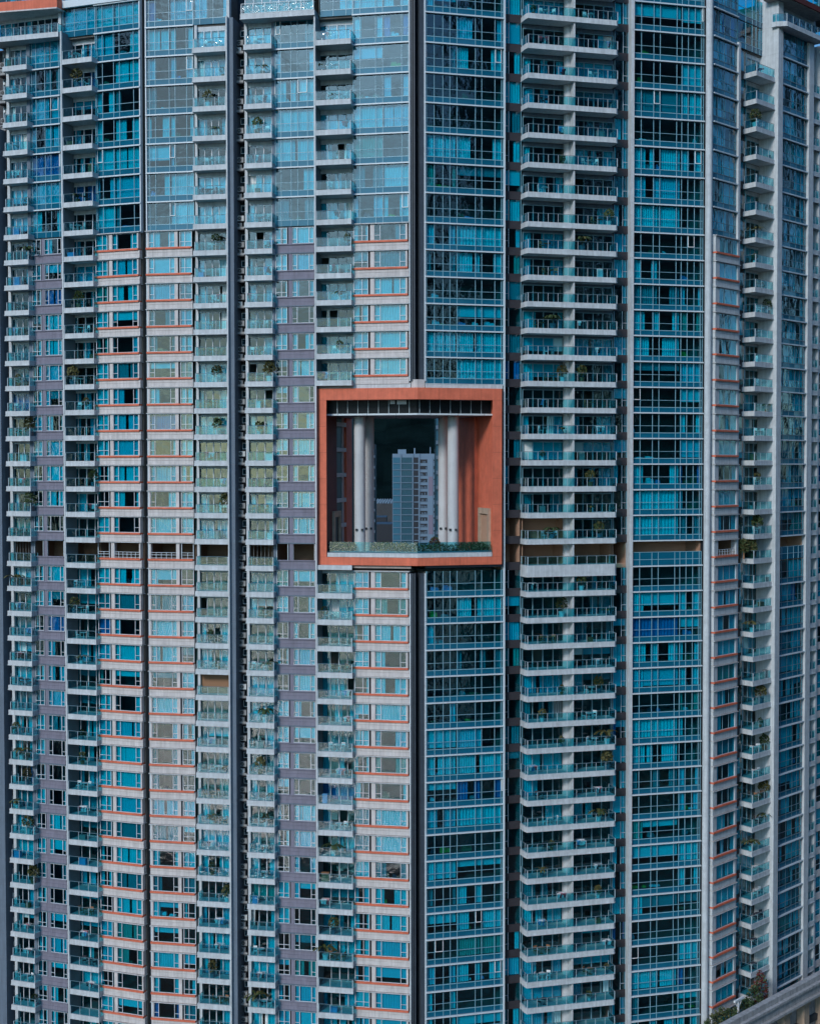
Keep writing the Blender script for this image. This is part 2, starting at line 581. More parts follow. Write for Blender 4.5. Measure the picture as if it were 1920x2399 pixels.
CLUT = ['cloth_dark', 'timber', 'plastic_white', 'curtain_grey', 'cloth_dark', 'timber', 'plastic_blue', 'cloth_yellow', 'curtain_white']
def sill_items(T, x0, x1, y, z, par):
    """Cabinets, sofas and boxes seen standing just inside the glass."""
    if rnd.random() < 0.45:
        return
    x = x0 + rnd.uniform(0, 0.8)
    for _ in range(rnd.randint(1, 3)):
        w, hh = rnd.uniform(0.3, 1.3), rnd.uniform(0.15, 0.75)
        if x + w > x1:
            break
        mt = rnd.choice(CLUT)
        def f(b, w=w, hh=hh, mt=mt):
            b.box(0, w, 0, 0.4, 0, hh * 0.6, mt)
            b.box(0.04, w * 0.55, 0.06, 0.34, hh * 0.6, hh, mt)
            b.box(w * 0.62, w - 0.04, 0.1, 0.36, hh * 0.6, hh * 0.8, mt)
        T.add('furniture', cached((round(w, 1), round(hh, 1), mt), f, 'furniture'), (x, y, z), parent=par, size=(w, hh))
        x += w + rnd.uniform(0.1, 0.9)

def sill_cell(T, x0, x1, zb, h, flip=False, single=False, refuge=False, tone='cream_concrete', bias=-0.1):
    """One storey of projecting bay window: hood, white frames, orange sill, cream spandrel."""
    L = x1 - x0
    P = 0.55 if not single else 0.62
    zS0, zS1, zW = 0.285 * h, 0.355 * h, h - 0.13
    if single:
        wins = [(0.15, 0.93, [0.41, 0.67])]
        posts = [(0.0, 0.16), (0.93, 1.0)]
    else:
        wins = [(0.015, 0.27, [0.165]), (0.385, 0.945, [0.49, 0.84])]
        posts = [(0.315, 0.385), (0.945, 0.975)]
        if flip:
            wins = [(1 - b, 1 - a, sorted(1 - v for v in ms)) for a, b, ms in reversed(wins)]
            posts = [(1 - b, 1 - a) for a, b in posts]
    def sp(b):
        zg = 0.165 * h
        b.box(0, L, -P + 0.12, 0.2, 0.02, zg - 0.015, tone)
        b.box(0, L, -P + 0.15, 0.2, zg - 0.015, zg + 0.015, 'hood_concrete')
        b.box(0, L, -P + 0.12, 0.2, zg + 0.015, zS0 - 0.002, tone)
    S = T.add('spandrel', cached((L, h, single, tone), sp, 'spandrel'), (x0, 0, zb), size=(L, h * 0.3))
    T.add('hood', cached((L, P), lambda b: (b.box(-0.1, L + 0.1, -P - 0.1, 0.2, -0.1, -0.03, 'white_concrete'), b.box(-0.06, L + 0.06, -P - 0.04, 0.2, -0.03, 0.012, 'hood_concrete')), 'hood'),
          (x0, 0, zb + h), parent=S, size=(L, 0.25))
    T.add('sill', cached((L, h, P), lambda b: b.box(-0.02, L - 0.12, -P - 0.06, 0.15, zS0, zS1, 'orange_paint'), 'sill'), (x0, 0, zb), parent=S, size=(L, 0.25))
    def fm(b):
        for a, c in posts:
            b.box(a * L, c * L, -P + 0.1, 0.2, zS1, zW, tone if not single else 'white_concrete')
        for a, c, ms in wins:
            for e in (a, c):
                b.box(e * L - 0.035, e * L + 0.035, -P + 0.16, -P + 0.26, zS1, zW, 'white_metal')
            if not refuge:
                for v in ms:
                    b.box(v * L - 0.03, v * L + 0.03, -P + 0.17, -P + (0.21 if single else 0.26), zS1, zW, 'white_metal' if not single else 'blue_metal')
                b.box(a * L, c * L, -P + 0.17, -P + 0.25, zW - 0.06, zW - 0.002, 'white_metal')
                b.box(a * L, c * L, -P + 0.17, -P + 0.25, zS1 + 0.002, zS1 + 0.06, 'white_metal')
            else:
                nb = max(2, int((c - a) * L / 0.55))
                for q in range(nb + 1):
                    v = (a + (c - a) * q / nb) * L
                    b.box(v - 0.025, v + 0.025, -P + 0.2, -P + 0.25, zS1, zS1 + 0.75, 'white_metal')
                for zz in (0.08, 0.45, 0.72):
                    b.box(a * L, c * L, -P + 0.205, -P + 0.245, zS1 + zz, zS1 + zz + 0.045, 'white_metal')
        # short transoms of the side casements
        if not refuge and not single:
            for a, c, ms in wins:
                e = [a] + ms + [c]
                for q in range(len(e) - 1):
                    if (e[q + 1] - e[q]) * L < 1.0:
                        b.box(e[q] * L, e[q + 1] * L, -P + 0.175, -P + 0.25, zS1 + 0.6, zS1 + 0.65, 'white_metal')
        # dark gap beside the pier
        if not single:
            g0, g1 = (0.272, 0.315) if not flip else (0.685, 0.728)
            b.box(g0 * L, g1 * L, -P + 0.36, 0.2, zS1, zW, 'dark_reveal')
    W = T.add('window', cached((L, h, flip, single, refuge, tone), fm, 'window'), (x0, 0, zb), size=(L, h * 0.6))
    if refuge:
        return
    for a, c, ms in wins:
        e = [a] + ms + [c]
        for q in range(len(e) - 1):
            pane(T, x0 + e[q] * L + 0.032, x0 + e[q + 1] * L - 0.032, -P + 0.2, zb + zS1 + 0.06, zb + zW - 0.06, W)
        dress(T, x0 + a * L + 0.05, x0 + c * L - 0.05, -P + 0.4, zb + zS1 + 0.02, zb + zW - 0.03, W, bias if not single else -0.3)
        if rnd.random() < 0.35:
            sill_items(T, x0 + a * L + 0.1, x0 + c * L - 0.1, 0.1, zb + zS1, W)

def mauve_cell(T, x0, x1, zb, h, flip=False, refuge=False):
    """One storey with flush paired windows over a recessed mauve spandrel."""
    L = x1 - x0
    zS, zW = 0.355 * h, h - 0.1
    wins = [(0.01, 0.30, [0.16]), (0.435, 0.985, [0.56, 0.87])]
    pier, gap = (0.345, 0.435), (0.303, 0.345)
    def sp(b):
        b.box(0, L, -0.14, 0.2, zS - 0.13, zS, 'mauve_paint')
        b.box(0, 0.28, -0.10, 0.2, 0.06, zS - 0.132, 'slate_paint')
        b.box(0.28, L, 0.0, 0.2, 0.17 * h, zS - 0.132, 'mauve_paint')
        b.box(0.28, L, -0.05, 0.2, 0.06, 0.165 * h, 'mauve_paint')
        b.box(-0.02, L, -0.16, 0.2, -0.06, 0.055, 'slate_paint')
    S = T.add('spandrel', cached((L, h), sp, 'spandrel'), (x0, 0, zb), size=(L, h * 0.35))
    def fm(b):
        b.box(pier[0] * L, pier[1] * L, -0.08, 0.3, zS + 0.002, zW + 0.04, 'mauve_paint')
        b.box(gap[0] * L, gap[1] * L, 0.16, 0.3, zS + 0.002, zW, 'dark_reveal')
        for a, c, ms in wins:
            for v in [a, c] + ([] if refuge else ms):
                b.box(v * L - 0.035, v * L + 0.035, -0.03, 0.1, zS + 0.002, zW, 'white_metal')
            if refuge:
                continue
            b.box(a * L, c * L, -0.02, 0.09, zW - 0.06, zW - 0.002, 'white_metal')
            b.box(a * L, c * L, -0.02, 0.09, zS + 0.004, zS + 0.06, 'white_metal')
            e = [a] + ms + [c]
            for q in range(len(e) - 1):
                if (e[q + 1] - e[q]) * L < 0.95:
                    b.box(e[q] * L, e[q + 1] * L, -0.015, 0.085, zS + 0.5, zS + 0.55, 'white_metal')
    W = T.add('window', cached((L, h, refuge), fm, 'window'), (x0, 0, zb), size=(L, h * 0.6))
    if refuge:
        return
    for a, c, ms in wins:
        e = [a] + ms + [c]
        for q in range(len(e) - 1):
            pane(T, x0 + e[q] * L + 0.035, x0 + e[q + 1] * L - 0.035, 0.02, zb + zS + 0.06, zb + zW - 0.06, W)
        dress(T, x0 + a * L + 0.05, x0 + c * L - 0.05, 0.22, zb + zS + 0.02, zb + zW - 0.02, W, -0.08)

def recess_cell(T, x0, x1, zb, h, y=0.35, left=True, above='brown_panel'):
    """Set-back strip of window over a dark brown panel."""
    L = x1 - x0
    z0, z1 = 0.78, h - 0.16
    f = 0.30 if left else 0.62
    T.add('spandrel', cached((L, h, above), lambda b: b.box(0, L, -0.04, 0.2, -0.16, z0, above), 'spandrel'), (x0, y, zb), size=(L, 0.9))
    def fm(b):
        for v in (0.0, f, 1.0):
            b.box(v * L - 0.03, v * L + 0.03, -0.03, 0.06, z0 + 0.001, z1, 'blue_metal' if v != f else 'post_metal')
        a, c = (0, f) if left else (f, 1)
        b.box(a * L, c * L, -0.02, 0.05, z0 + 0.72, z0 + 0.77, 'post_metal')
    W = T.add('window', cached((L, h, left), fm, 'window'), (x0, y, zb), size=(L, h * 0.6))
    for a, c in ((0, f), (f, 1)):
        pane(T, x0 + a * L + 0.03, x0 + c * L - 0.03, y, zb + z0, zb + z1, W)
    dress(T, x0 + 0.05, x1 - 0.05, y + 0.25, zb + z0, zb + z1, W, 0.12)

def door_cell(T, x0, x1, zb, h, y, n, bias=0.1, lintel='white_concrete', frame='white_metal'):
    """Sliding balcony doors under a lintel."""
    L = x1 - x0
    z0, z1 = 0.42, h - 0.62 if h > 3.3 else h - 0.42
    def fm(b):
        for q in range(n + 1):
            w = 0.05 if q % 2 == 0 else 0.035
            b.box(q * L / n - w, q * L / n + w, -0.05, 0.07, z0, z1, frame)
        b.box(0, L, -0.04, 0.06, z1 - 0.07, z1 - 0.002, frame)
        b.box(0, L, -0.04, 0.06, z0, z0 + 0.06, frame)
        b.box(0, L, -0.06, 0.25, z1, h - 0.16, lintel)
    W = T.add('sliding_door', cached((L, h, n, lintel, frame), fm, 'sliding_door'), (x0, y, zb), size=(L, z1 - z0))
    gone = rnd.randrange(n) if rnd.random() < 0.18 else -1
    for q in range(n):
        if q == gone:
            continue
        pane(T, x0 + q * L / n + 0.05, x0 + (q + 1) * L / n - 0.05, y + (0.0 if q % 2 else 0.035), zb + z0 + 0.06, zb + z1 - 0.07, W, name='door_pane')
    dress(T, x0 + 0.06, x1 - 0.06, y + 0.25, zb + z0 + 0.03, zb + z1 - 0.03, W, bias)

def balcony(T, poly, zb, rail, back, npan, slab_h=0.62, glass_on=True, y_in=0.6, post_every=True, tall=0.0):
    """poly: the slab's outline in plan (counter-clockwise, local to its first point); rail: the railing's run of points."""
    x0, y0 = poly[0]
    pp = [(a - x0, b - y0) for a, b in poly]
    lo, hi = -0.16 - tall, 0.46
    def sl(b):
        b.prism(pp, lo + 0.10, hi, 'white_concrete')
        c = [sum(p[0] for p in pp) / len(pp), max(p[1] for p in pp)]
        lip = [(p[0] + (0.045 if p[0] > c[0] else -0.045) * 0.6, p[1] - (0.05 if p[1] < c[1] - 0.2 else 0)) for p in pp]
        b.prism(lip, lo, lo + 0.098, 'white_concrete')
    key = tuple((round(a, 2), round(b, 2)) for a, b in pp)
    B = T.add('balcony', cached((key, tall), sl, 'balcony'), (x0, y0, zb), size=(abs(pp[1][0]) + 1, 0.8))
    rr = [(a - x0, b - y0) for a, b in rail]
    zr0, zr1 = hi, hi + 1.02
    key = tuple((round(a, 2), round(b, 2)) for a, b in rr) + (npan,)
    segs = []
    for (a, b_), n_ in zip(zip(rr, rr[1:]), npan):
        for q in range(n_):
            t0, t1 = q / n_, (q + 1) / n_
            segs.append(((a[0] + (b_[0] - a[0]) * t0, a[1] + (b_[1] - a[1]) * t0), (a[0] + (b_[0] - a[0]) * t1, a[1] + (b_[1] - a[1]) * t1)))
    def rl(b):
        for a, c in zip(rr, rr[1:]):
            b.tube((a[0], a[1], zr1), (c[0], c[1], zr1), 0.03, 'rail_metal')
        pts = [segs[0][0]] + [q[1] for q in segs]
        for i, p in enumerate(pts):
            w = 0.04 if (i in (0, len(pts) - 1) or p in rr) else 0.022
            b.box(p[0] - w, p[0] + w, p[1] - w, p[1] + w, zr0, zr1, 'post_metal')
    T.add('railing', cached(key, rl, 'railing'), (x0, y0, zb), parent=B, size=(2, 1))
    for a, c in segs:
        dx, dy = c[0] - a[0], c[1] - a[1]
        ln = math.hypot(dx, dy)
        if ln < 0.2:
            continue
        an = math.atan2(dy, dx) + rnd.gauss(0, 0.003)
        T.add('glass_panel', unit_box('balustrade_glass'), (x0 + a[0] + dx / ln * 0.03, y0 + a[1] + dy / ln * 0.03, zb + zr0 + 0.06), (ln - 0.06, 0.015, 0.90), (0, 0, an), B, (ln, 0.9))
    return B

ROOM = {}
def room(T, x0, x1, zb, h, y0, wall='room_wall', depth=4.2):
    """Floor, ceiling, side and back walls of the flats behind one bay storey (collected, one part per tower)."""
    b = ROOM.setdefault(id(T), MB())
    o = 0.012
    b.box(x0 + o, x1 - o, y0, depth, zb - 0.14, zb + 0.36, wall)
    b.box(x0 + o, x1 - o, depth + 0.002, depth + 0.1, zb - 0.14, zb + h - 0.15, wall)
    b.box(x0 + o, x0 + 0.07, y0, depth, zb + 0.362, zb + h - 0.15, wall)
    b.box(x1 - 0.07, x1 - o, y0, depth, zb + 0.362, zb + h - 0.15, wall)

def column_block(T, name, x0, x1, y0, y1, z0, z1, mt, joints=True, label=None):
    """A full-height pier, fin or pillar with a recessed joint at each storey."""
    def f(b):
        if not joints:
            b.box(0, x1 - x0, 0, y1 - y0, z0, z1, mt)
            return
        lev = [z0] + [ZB(k) - 0.02 for k in range(38, -4, -1) if z0 + 0.5 < ZB(k) < z1 - 0.5] + [z1]
        for a, c in zip(lev, lev[1:]):
            b.box(0, x1 - x0, 0, y1 - y0, a + 0.014, c, mt)
            b.box(0.015, x1 - x0 - 0.015, 0.015, y1 - y0, a, a + 0.014, 'hood_concrete')
    b = MB()
    f(b)
    return T.add(name, b.build(name), (x0, y0, 0), size=(x1 - x0, 50), label=label)

KS = range(-2, 39)
hk = lambda k: ZB(k) - ZB(k + 1)            # storey between course k (above) and k+1 (below); its base is ZB(k+1)
ZT = ZB(-3)

CELLS = []      # balconies that can carry things: (tower, column key, k, x0, x1, y front, z floor)
# ================================================================== tower 1: the left wing
T1 = Thing('residential_tower', PL1, 'left wing with orange penthouse canopy, left of the first dark vertical groove', 'tower', 'wings of the arch-shaped apartment block')
L1 = PL1.lx
b1a, b1b = L1(15.5, -1.3), L1(72, -1.3)
col1, dr1, dr1b = L1(25), L1(32, 0.3), L1(72.5, 0.3)
b2a, b2b = L1(80), L1(150)
b3a, b3b = L1(154, -1.35), L1(223, -1.35)
b3r = L1(232)
b4a, b4b = L1(232), L1(335.5)
F2 = [0.0, 0.06, 0.2, 0.49, 0.68, 0.95, 1.0]
F4 = [0.0, 0.03, 0.16, 0.41, 0.54, 0.855, 1.0]
for k in KS:
    zb, h = ZB(k + 1), hk(k)
    ref = k == 19
    wl_ = 'refuge_wall' if ref else 'room_wall'
    # narrow balcony bay and window bay beside it
    if k >= 0:
        if k > 0 or True:
            balcony(T1, [(b1a, -1.3), (b1b, -1.3), (b1b, 0.28), (b1a, 0.28)], zb, [(b1a + 0.3, 0.2), (b1a + 0.3, -1.22), (b1b - 0.06, -1.22), (b1b - 0.06, 0.2)], 0, (1, 3, 1))
            CELLS.append((T1, 'b1', k, b1a + 0.4, b1b - 0.2, -1.1, zb + 0.46))
        if ref:
            T1.add('lattice_screen', cached((dr1b - dr1, h, 'lat'), lambda b: [b.box(q * (dr1b - dr1) / 6 - 0.02, q * (dr1b - dr1) / 6 + 0.02, 0, 0.04, 0.46, h - 0.2, 'unit_grey') for q in range(7)], 'lattice_screen'), (dr1, 0.4, zb), size=(2, 2))
        else:
            door_cell(T1, dr1, dr1b, zb, h, 0.3, 3)
        room(T1, dr1, dr1b, zb, h, 0.42, wl_)
        if k < 7:
            curtain_cell(T1, b2a, b2b, zb, h, F2, trim='blue_metal', bar=(k < 6), bias=-0.3)
        else:
            mauve_cell(T1, b2a, b2b, zb, h, refuge=ref)
        room(T1, b2a, b2b, zb, h, 0.22, wl_)
    # recessed balcony bay
    if k >= 0:
        balcony(T1, [(b3a, -1.35), (b3b, -1.35), (b3b, 1.0), (b3a, 1.0)], zb, [(b3a + 0.05, -1.28), (b3b - 0.06, -1.28), (b3b - 0.06, 0.0)], 0, (3, 1))
        CELLS.append((T1, 'b3', k, b3a + 0.3, b3b - 0.2, -1.1, zb + 0.46))
        d0 = L1(167, 1.05)
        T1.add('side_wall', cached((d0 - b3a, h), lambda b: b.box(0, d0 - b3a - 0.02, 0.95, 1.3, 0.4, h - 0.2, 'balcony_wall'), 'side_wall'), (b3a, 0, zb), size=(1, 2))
        if ref:
            pass
        else:
            door_cell(T1, d0, b3r - 0.05, zb, h, 1.05, 4, bias=0.2)
        room(T1, d0 - 1.0, b3r - 0.02, zb, h, 1.32, wl_)
    # right window bay
    if k < 7:
        curtain_cell(T1, b4a, b4b, zb, h, F4, trim='blue_metal', bias=-0.25)
    else:
        sill_cell(T1, b4a, b4b, zb, h, refuge=ref, bias=-0.25)
    room(T1, b4a, b4b, zb, h, 0.22, wl_)
    if k < 0:      # glass storey above the recessed balconies
        curtain_cell(T1, L1(158), b4a - 0.02, zb, h, [0, 0.36, 0.75, 1.0], trim='blue_metal', bar=False)
        room(T1, L1(158), b4a - 0.02, zb, h, 0.22)
# piers and slots
column_block(T1, 'pilaster', L1(73), L1(80), -0.12, 0.5, Z_LOW, ZB(0) - 0.3, 'slate_paint')
column_block(T1, 'fin', L1(150.3, -1.4), L1(153.6, -1.4), -1.42, -1.2, Z_LOW, ZB(0) + 0.45, 'white_concrete')
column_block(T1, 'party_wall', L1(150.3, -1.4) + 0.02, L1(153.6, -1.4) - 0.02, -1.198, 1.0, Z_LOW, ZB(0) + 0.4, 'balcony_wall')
column_block(T1, 'edge_trim', L1(333.2, -0.1), L1(335.6, -0.1), -0.16, 0.4, ZB(7), ZT, 'white_metal', joints=False)
column_block(T1, 'pier', L1(25.3), L1(31.6), -0.05, 0.45, Z_LOW, ZB(0) - 0.2, 'white_concrete')
column_block(T1, 'end_pier', L1(-30, -0.8), L1(6, -0.8), -0.9, 3, Z_LOW, ZB(3), 'slate_paint')
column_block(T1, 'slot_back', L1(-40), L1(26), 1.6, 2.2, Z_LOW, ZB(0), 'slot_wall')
# penthouse at the very left: long balcony, doors and orange canopy
zb, h = ZB(0), hk(-1)
pxa, pxb = L1(-60, -2.0), L1(146, -1.35)
balcony(T1, [(pxa, -1.5), (L1(1, -2.0), -2.0), (L1(60, -1.7), -1.75), (pxb, -1.35), (pxb, 0.5), (pxa, 0.5)], zb,
        [(L1(7, -1.8), 0.3), (L1(7, -1.8), -1.8), (L1(60, -1.62), -1.62), (pxb - 0.1, -1.25), (pxb - 0.1, 0.3)], 0, (1, 3, 4, 1))
door_cell(T1, L1(8, 0.5), L1(147, 0.5), zb, h, 0.5, 9, bias=0.5)
room(T1, L1(6), L1(147), zb, h, 0.62)
column_block(T1, 'penthouse_pier', L1(148.5), L1(155), -0.2, 0.6, ZB(0) + 0.46, ZB(-1) - 0.1, 'white_concrete', joints=False)
def canopy(b):
    pts = [(-80, -2.2), (0, -2.6), (40, -2.3), (90, -1.9), (144, -1.5)]
    P_ = [(L1(px, y), y) for px, y in pts]
    poly = P_ + [(P_[-1][0], 1.0), (P_[0][0], 1.0)]
    b.prism(poly, ZB(-1) - 0.10, ZB(-1) + 1.0, 'orange_paint')
    poly2 = [(x, y - 0.08) for x, y in P_] + [(P_[-1][0], 0.98), (P_[0][0], 0.98)]
    b.prism(poly2, ZB(-1) - 0.26, ZB(-1) - 0.102, 'cream_concrete')
b = MB(); canopy(b)
T1.add('penthouse_canopy', b.build('penthouse_canopy'), size=(8, 1.5))
curtain_cell(T1, L1(-20), L1(156), ZB(-1) + 0.8, 3.6, [0, .14, .27, .4, .53, .66, .73, .8, .9, 1.0], trim='blue_metal', bar=False)
room(T1, L1(-20), L1(156), ZB(-1) + 0.8, 3.6, 0.3)
b = MB()
b.box(0, b4b - L1(152), -0.45, -0.1, 0.08, 0.95, 'white_metal')
T1.add('parapet', b.build('parapet'), (L1(152), 0, ZB(-1)), size=(8, 1))

# ================================================================== tower 2
L3 = PL3.lx
T2 = Thing('residential_tower', PL3, 'pale wing between the narrow dark groove and the slate-blue pillar', 'tower', 'wings of the arch-shaped apartment block')
b5a, b5b = L3(350), L3(458.5)
b6a, b6b = L3(456, -1.3), L3(534, -1.3)
F5 = [0.0, 0.065, 0.19, 0.49, 0.615, 0.86, 1.0]
d6 = L3(468, 0.3)
for k in KS:
    zb, h = ZB(k + 1), hk(k)
    ref = k == 19
    wl_ = 'refuge_wall' if ref else 'room_wall'
    if k < 7:
        curtain_cell(T2, b5a, b5b, zb, h, F5, trim='blue_metal', vents=0.1)
    else:
        sill_cell(T2, b5a, b5b - 0.1, zb, h, flip=True, refuge=ref, bias=-0.2)
    room(T2, b5a, b5b, zb, h, 0.22, wl_)
    if k >= 0:
        balcony(T2, [(b6a, -1.3), (b6b, -1.3), (b6b, 0.28), (b6a, 0.28)], zb, [(b6a + 0.2, 0.2), (b6a + 0.2, -1.22), (b6b - 0.1, -1.22)], 0, (1, 3))
        CELLS.append((T2, 'b6', k, b6a + 0.4, b6b - 0.2, -1.1, zb + 0.46))
        if k == 24:
            T2.add('shutter', unit_box('timber'), (d6, 0.35, zb + 0.45), (L3(534) - d6, 0.05, hk(k) - 0.8), size=(4, 2))
        elif not ref:
            door_cell(T2, d6, L3(534, 0.3), zb, h, 0.3, 4)
        room(T2, d6 - 0.6, L3(534), zb, h, 0.42, wl_)
    else:
        curtain_cell(T2, b5b + 0.05, L3(537), zb, h, [0, .2, .6, 1.0], trim='blue_metal', bar=False)
        room(T2, b5b + 0.05, L3(537), zb, h, 0.22)
column_block(T2, 'fin', L3(534.2, -1.3), L3(537.2, -1.3), -1.35, 0.6, Z_LOW, ZB(0) + 0.45, 'white_concrete')
column_block(T2, 'pillar', L3(537.6, -0.9), L3(551, -0.9), -0.9, 2.5, Z_LOW, ZB(0) + 0.4, 'slate_paint')
column_block(T2, 'pier', L3(461.5), L3(467.4), -0.02, 0.5, Z_LOW, ZB(0), 'white_concrete')
column_block(T2, 'edge_trim', L3(347.2, -0.1), L3(349.8, -0.1), -0.16, 0.4, Z_LOW, ZT, 'white_metal', joints=False)
column_block(T2, 'penthouse_pier', L3(537.5), L3(544), -0.2, 0.6, ZB(0) + 0.42, ZT, 'white_concrete', joints=False)
# groove between wings 1 and 2
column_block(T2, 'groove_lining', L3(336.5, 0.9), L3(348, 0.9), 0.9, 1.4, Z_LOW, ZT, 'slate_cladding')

# ================================================================== tower 3
T3 = Thing('residential_tower', PL3, 'central wing left of the corner groove, its windows mirroring pale cloud', 'tower', 'wings of the arch-shaped apartment block')
b8a, b8b = L3(575, -1.3), L3(640, -1.3)
d8 = L3(584.5, 0.3)
b9a, b9b = L3(647), L3(738)
b10a, b10b, b10r = L3(742, -1.35), L3(824, -1.35), L3(829)
b11a, b11b = L3(829.3), L3(959.5)
F9 = [0.0, 0.03, 0.165, 0.42, 0.59, 0.84, 1.0]
F11 = [0.0, 0.125, 0.404, 0.529, 0.868, 0.985, 1.0]
GONE = range(13, 20)
for k in KS:
    zb, h = ZB(k + 1), hk(k)
    ref = k == 19
    wl_ = 'refuge_wall' if ref else 'room_wall'
    if k >= 0:
        balcony(T3, [(b8a, -1.3), (b8b, -1.3), (b8b, 0.28), (b8a, 0.28)], zb, [(b8a + 0.28, 0.2), (b8a + 0.28, -1.22), (b8b - 0.06, -1.22), (b8b - 0.06, 0.2)], 0, (1, 3, 1))
        CELLS.append((T3, 'b8', k, b8a + 0.5, b8b - 0.3, -1.1, zb + 0.46))
        if ref:
            T3.add('lattice_screen', cached((2.6, h, 'lat8'), lambda b: [b.box(q * 0.46 - 0.02, q * 0.46 + 0.02, 0, 0.04, 0.46, h - 0.2, 'unit_grey') for q in range(7)], 'lattice_screen'), (d8, 0.4, zb), size=(2, 2))
        else:
            door_cell(T3, d8, L3(640.5, 0.3), zb, h, 0.3, 3)
        room(T3, d8, L3(640.5), zb, h, 0.42, wl_)
        if k < 7:
            curtain_cell(T3, b9a, b9b, zb, h, F9, trim='blue_metal', bar=(k < 6))
        else:
            mauve_cell(T3, b9a, b9b, zb, h, refuge=ref)
        room(T3, b9a, b9b, zb, h, 0.22, wl_)
    if k in GONE:
        continue
    if k >= 0:
        balcony(T3, [(b10a, -1.35), (b10b, -1.35), (b10b, 1.0), (b10a, 1.0)], zb, [(b10a + 0.05, -1.28), (b10b - 0.06, -1.28), (b10b - 0.06, 0.0)], 0, (3, 1))
        CELLS.append((T3, 'b10', k, b10a + 0.3, b10b - 0.2, -1.1, zb + 0.46))
        d0 = L3(753, 1.05)
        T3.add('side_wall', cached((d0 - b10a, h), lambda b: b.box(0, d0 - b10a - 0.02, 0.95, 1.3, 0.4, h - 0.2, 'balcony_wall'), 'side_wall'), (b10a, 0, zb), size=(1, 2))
        door_cell(T3, d0, b10r - 0.05, zb, h, 1.05, 4, bias=0.1)
        room(T3, d0 - 0.7, b10r - 0.02, zb, h, 1.32)
    else:
        curtain_cell(T3, b10a + 0.3, b10r - 0.05, zb, h, [0, .4, .8, 1.0], trim='blue_metal', bar=False)
        room(T3, b10a, b10r - 0.05, zb, h, 0.22)
    if k < 7:
        curtain_cell(T3, b11a, b11b, zb, h, F11, trim='blue_metal', vents=0.1)
    else:
        sill_cell(T3, b11a, b11b, zb, h)
    room(T3, b11a, b11b, zb, h, 0.22)
column_block(T3, 'pilaster', L3(641), L3(646.6), -0.12, 0.5, Z_LOW, ZB(0) - 0.3, 'slate_paint')
column_block(T3, 'pier', L3(577.5), L3(584), -0.05, 0.45, Z_LOW, ZB(0) - 0.2, 'white_concrete')
column_block(T3, 'fin', L3(738.2, -1.4), L3(741.8, -1.4), -1.42, -1.2, Z_LOW, ZB(0) + 0.45, 'white_concrete')
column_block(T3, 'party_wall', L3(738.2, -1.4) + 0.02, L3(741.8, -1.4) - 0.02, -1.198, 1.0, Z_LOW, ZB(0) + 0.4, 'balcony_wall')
column_block(T3, 'slot_back', L3(551.5), L3(577), 1.7, 2.2, Z_LOW, ZB(0), 'slot_wall')
for za, zc in ((ZB(13) + 0.3, ZT), (Z_LOW, ZB(20) - 0.3)):
    column_block(T3, 'corner_pier', L3(959.6, -0.2), L3(962.6, -0.2), -0.55, 0.8, za, zc, 'white_concrete')
    column_block(T3, 'groove_rail', L3(964.5), L3(968), -0.25, 0.5, za, zc, 'slate_cladding', joints=False)
    column_block(T3, 'groove_rail', L3(969.8), L3(972.5), -0.1, 0.7, za, zc, 'slate_cladding', joints=False)
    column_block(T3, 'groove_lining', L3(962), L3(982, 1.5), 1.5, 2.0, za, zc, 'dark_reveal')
# wide penthouse balcony with a pierced metal screen
zb = ZB(0)
wa, wb = L3(568, -1.6), L3(740, -1.6)
B_ = balcony(T3, [(wa, -1.6), (wb, -1.6), (wb, 0.5), (wa, 0.5)], zb, [(wa + 0.1, -1.5), (wb - 0.1, -1.5)], 0, (6,))
def screen(b):
    Lw = wb - wa - 0.3
    rr = random.Random(3)
    for q in range(7):
        b.box(q * Lw / 6 - 0.03, q * Lw / 6 + 0.03, 0, 0.05, 0, 1.15, 'white_metal')
    for zz in (0.0, 1.11):
        b.box(0, Lw, 0.005, 0.045, zz, zz + 0.05, 'white_metal')
    for q in range(150):
        x, z = rr.uniform(0.1, Lw - 0.5), rr.uniform(0.1, 0.8)
        a = rr.choice((0.6, 1.2, 2.0, 2.6))
        b.tube((x, 0.025, z), (min(x + 0.34 * math.cos(a), Lw), 0.025, z + 0.28 * abs(math.sin(a))), 0.02, 'white_metal', 4)
b = MB(); screen(b)
T3.add('pierced_screen', b.build('pierced_screen'), (wa + 0.15, -1.64, zb + 0.48), size=(8, 1.2))
door_cell(T3, L3(580, 0.4), L3(736, 0.4), zb, hk(-1), 0.4, 8, bias=0.5)
room(T3, L3(578), L3(737), zb, hk(-1), 0.52)

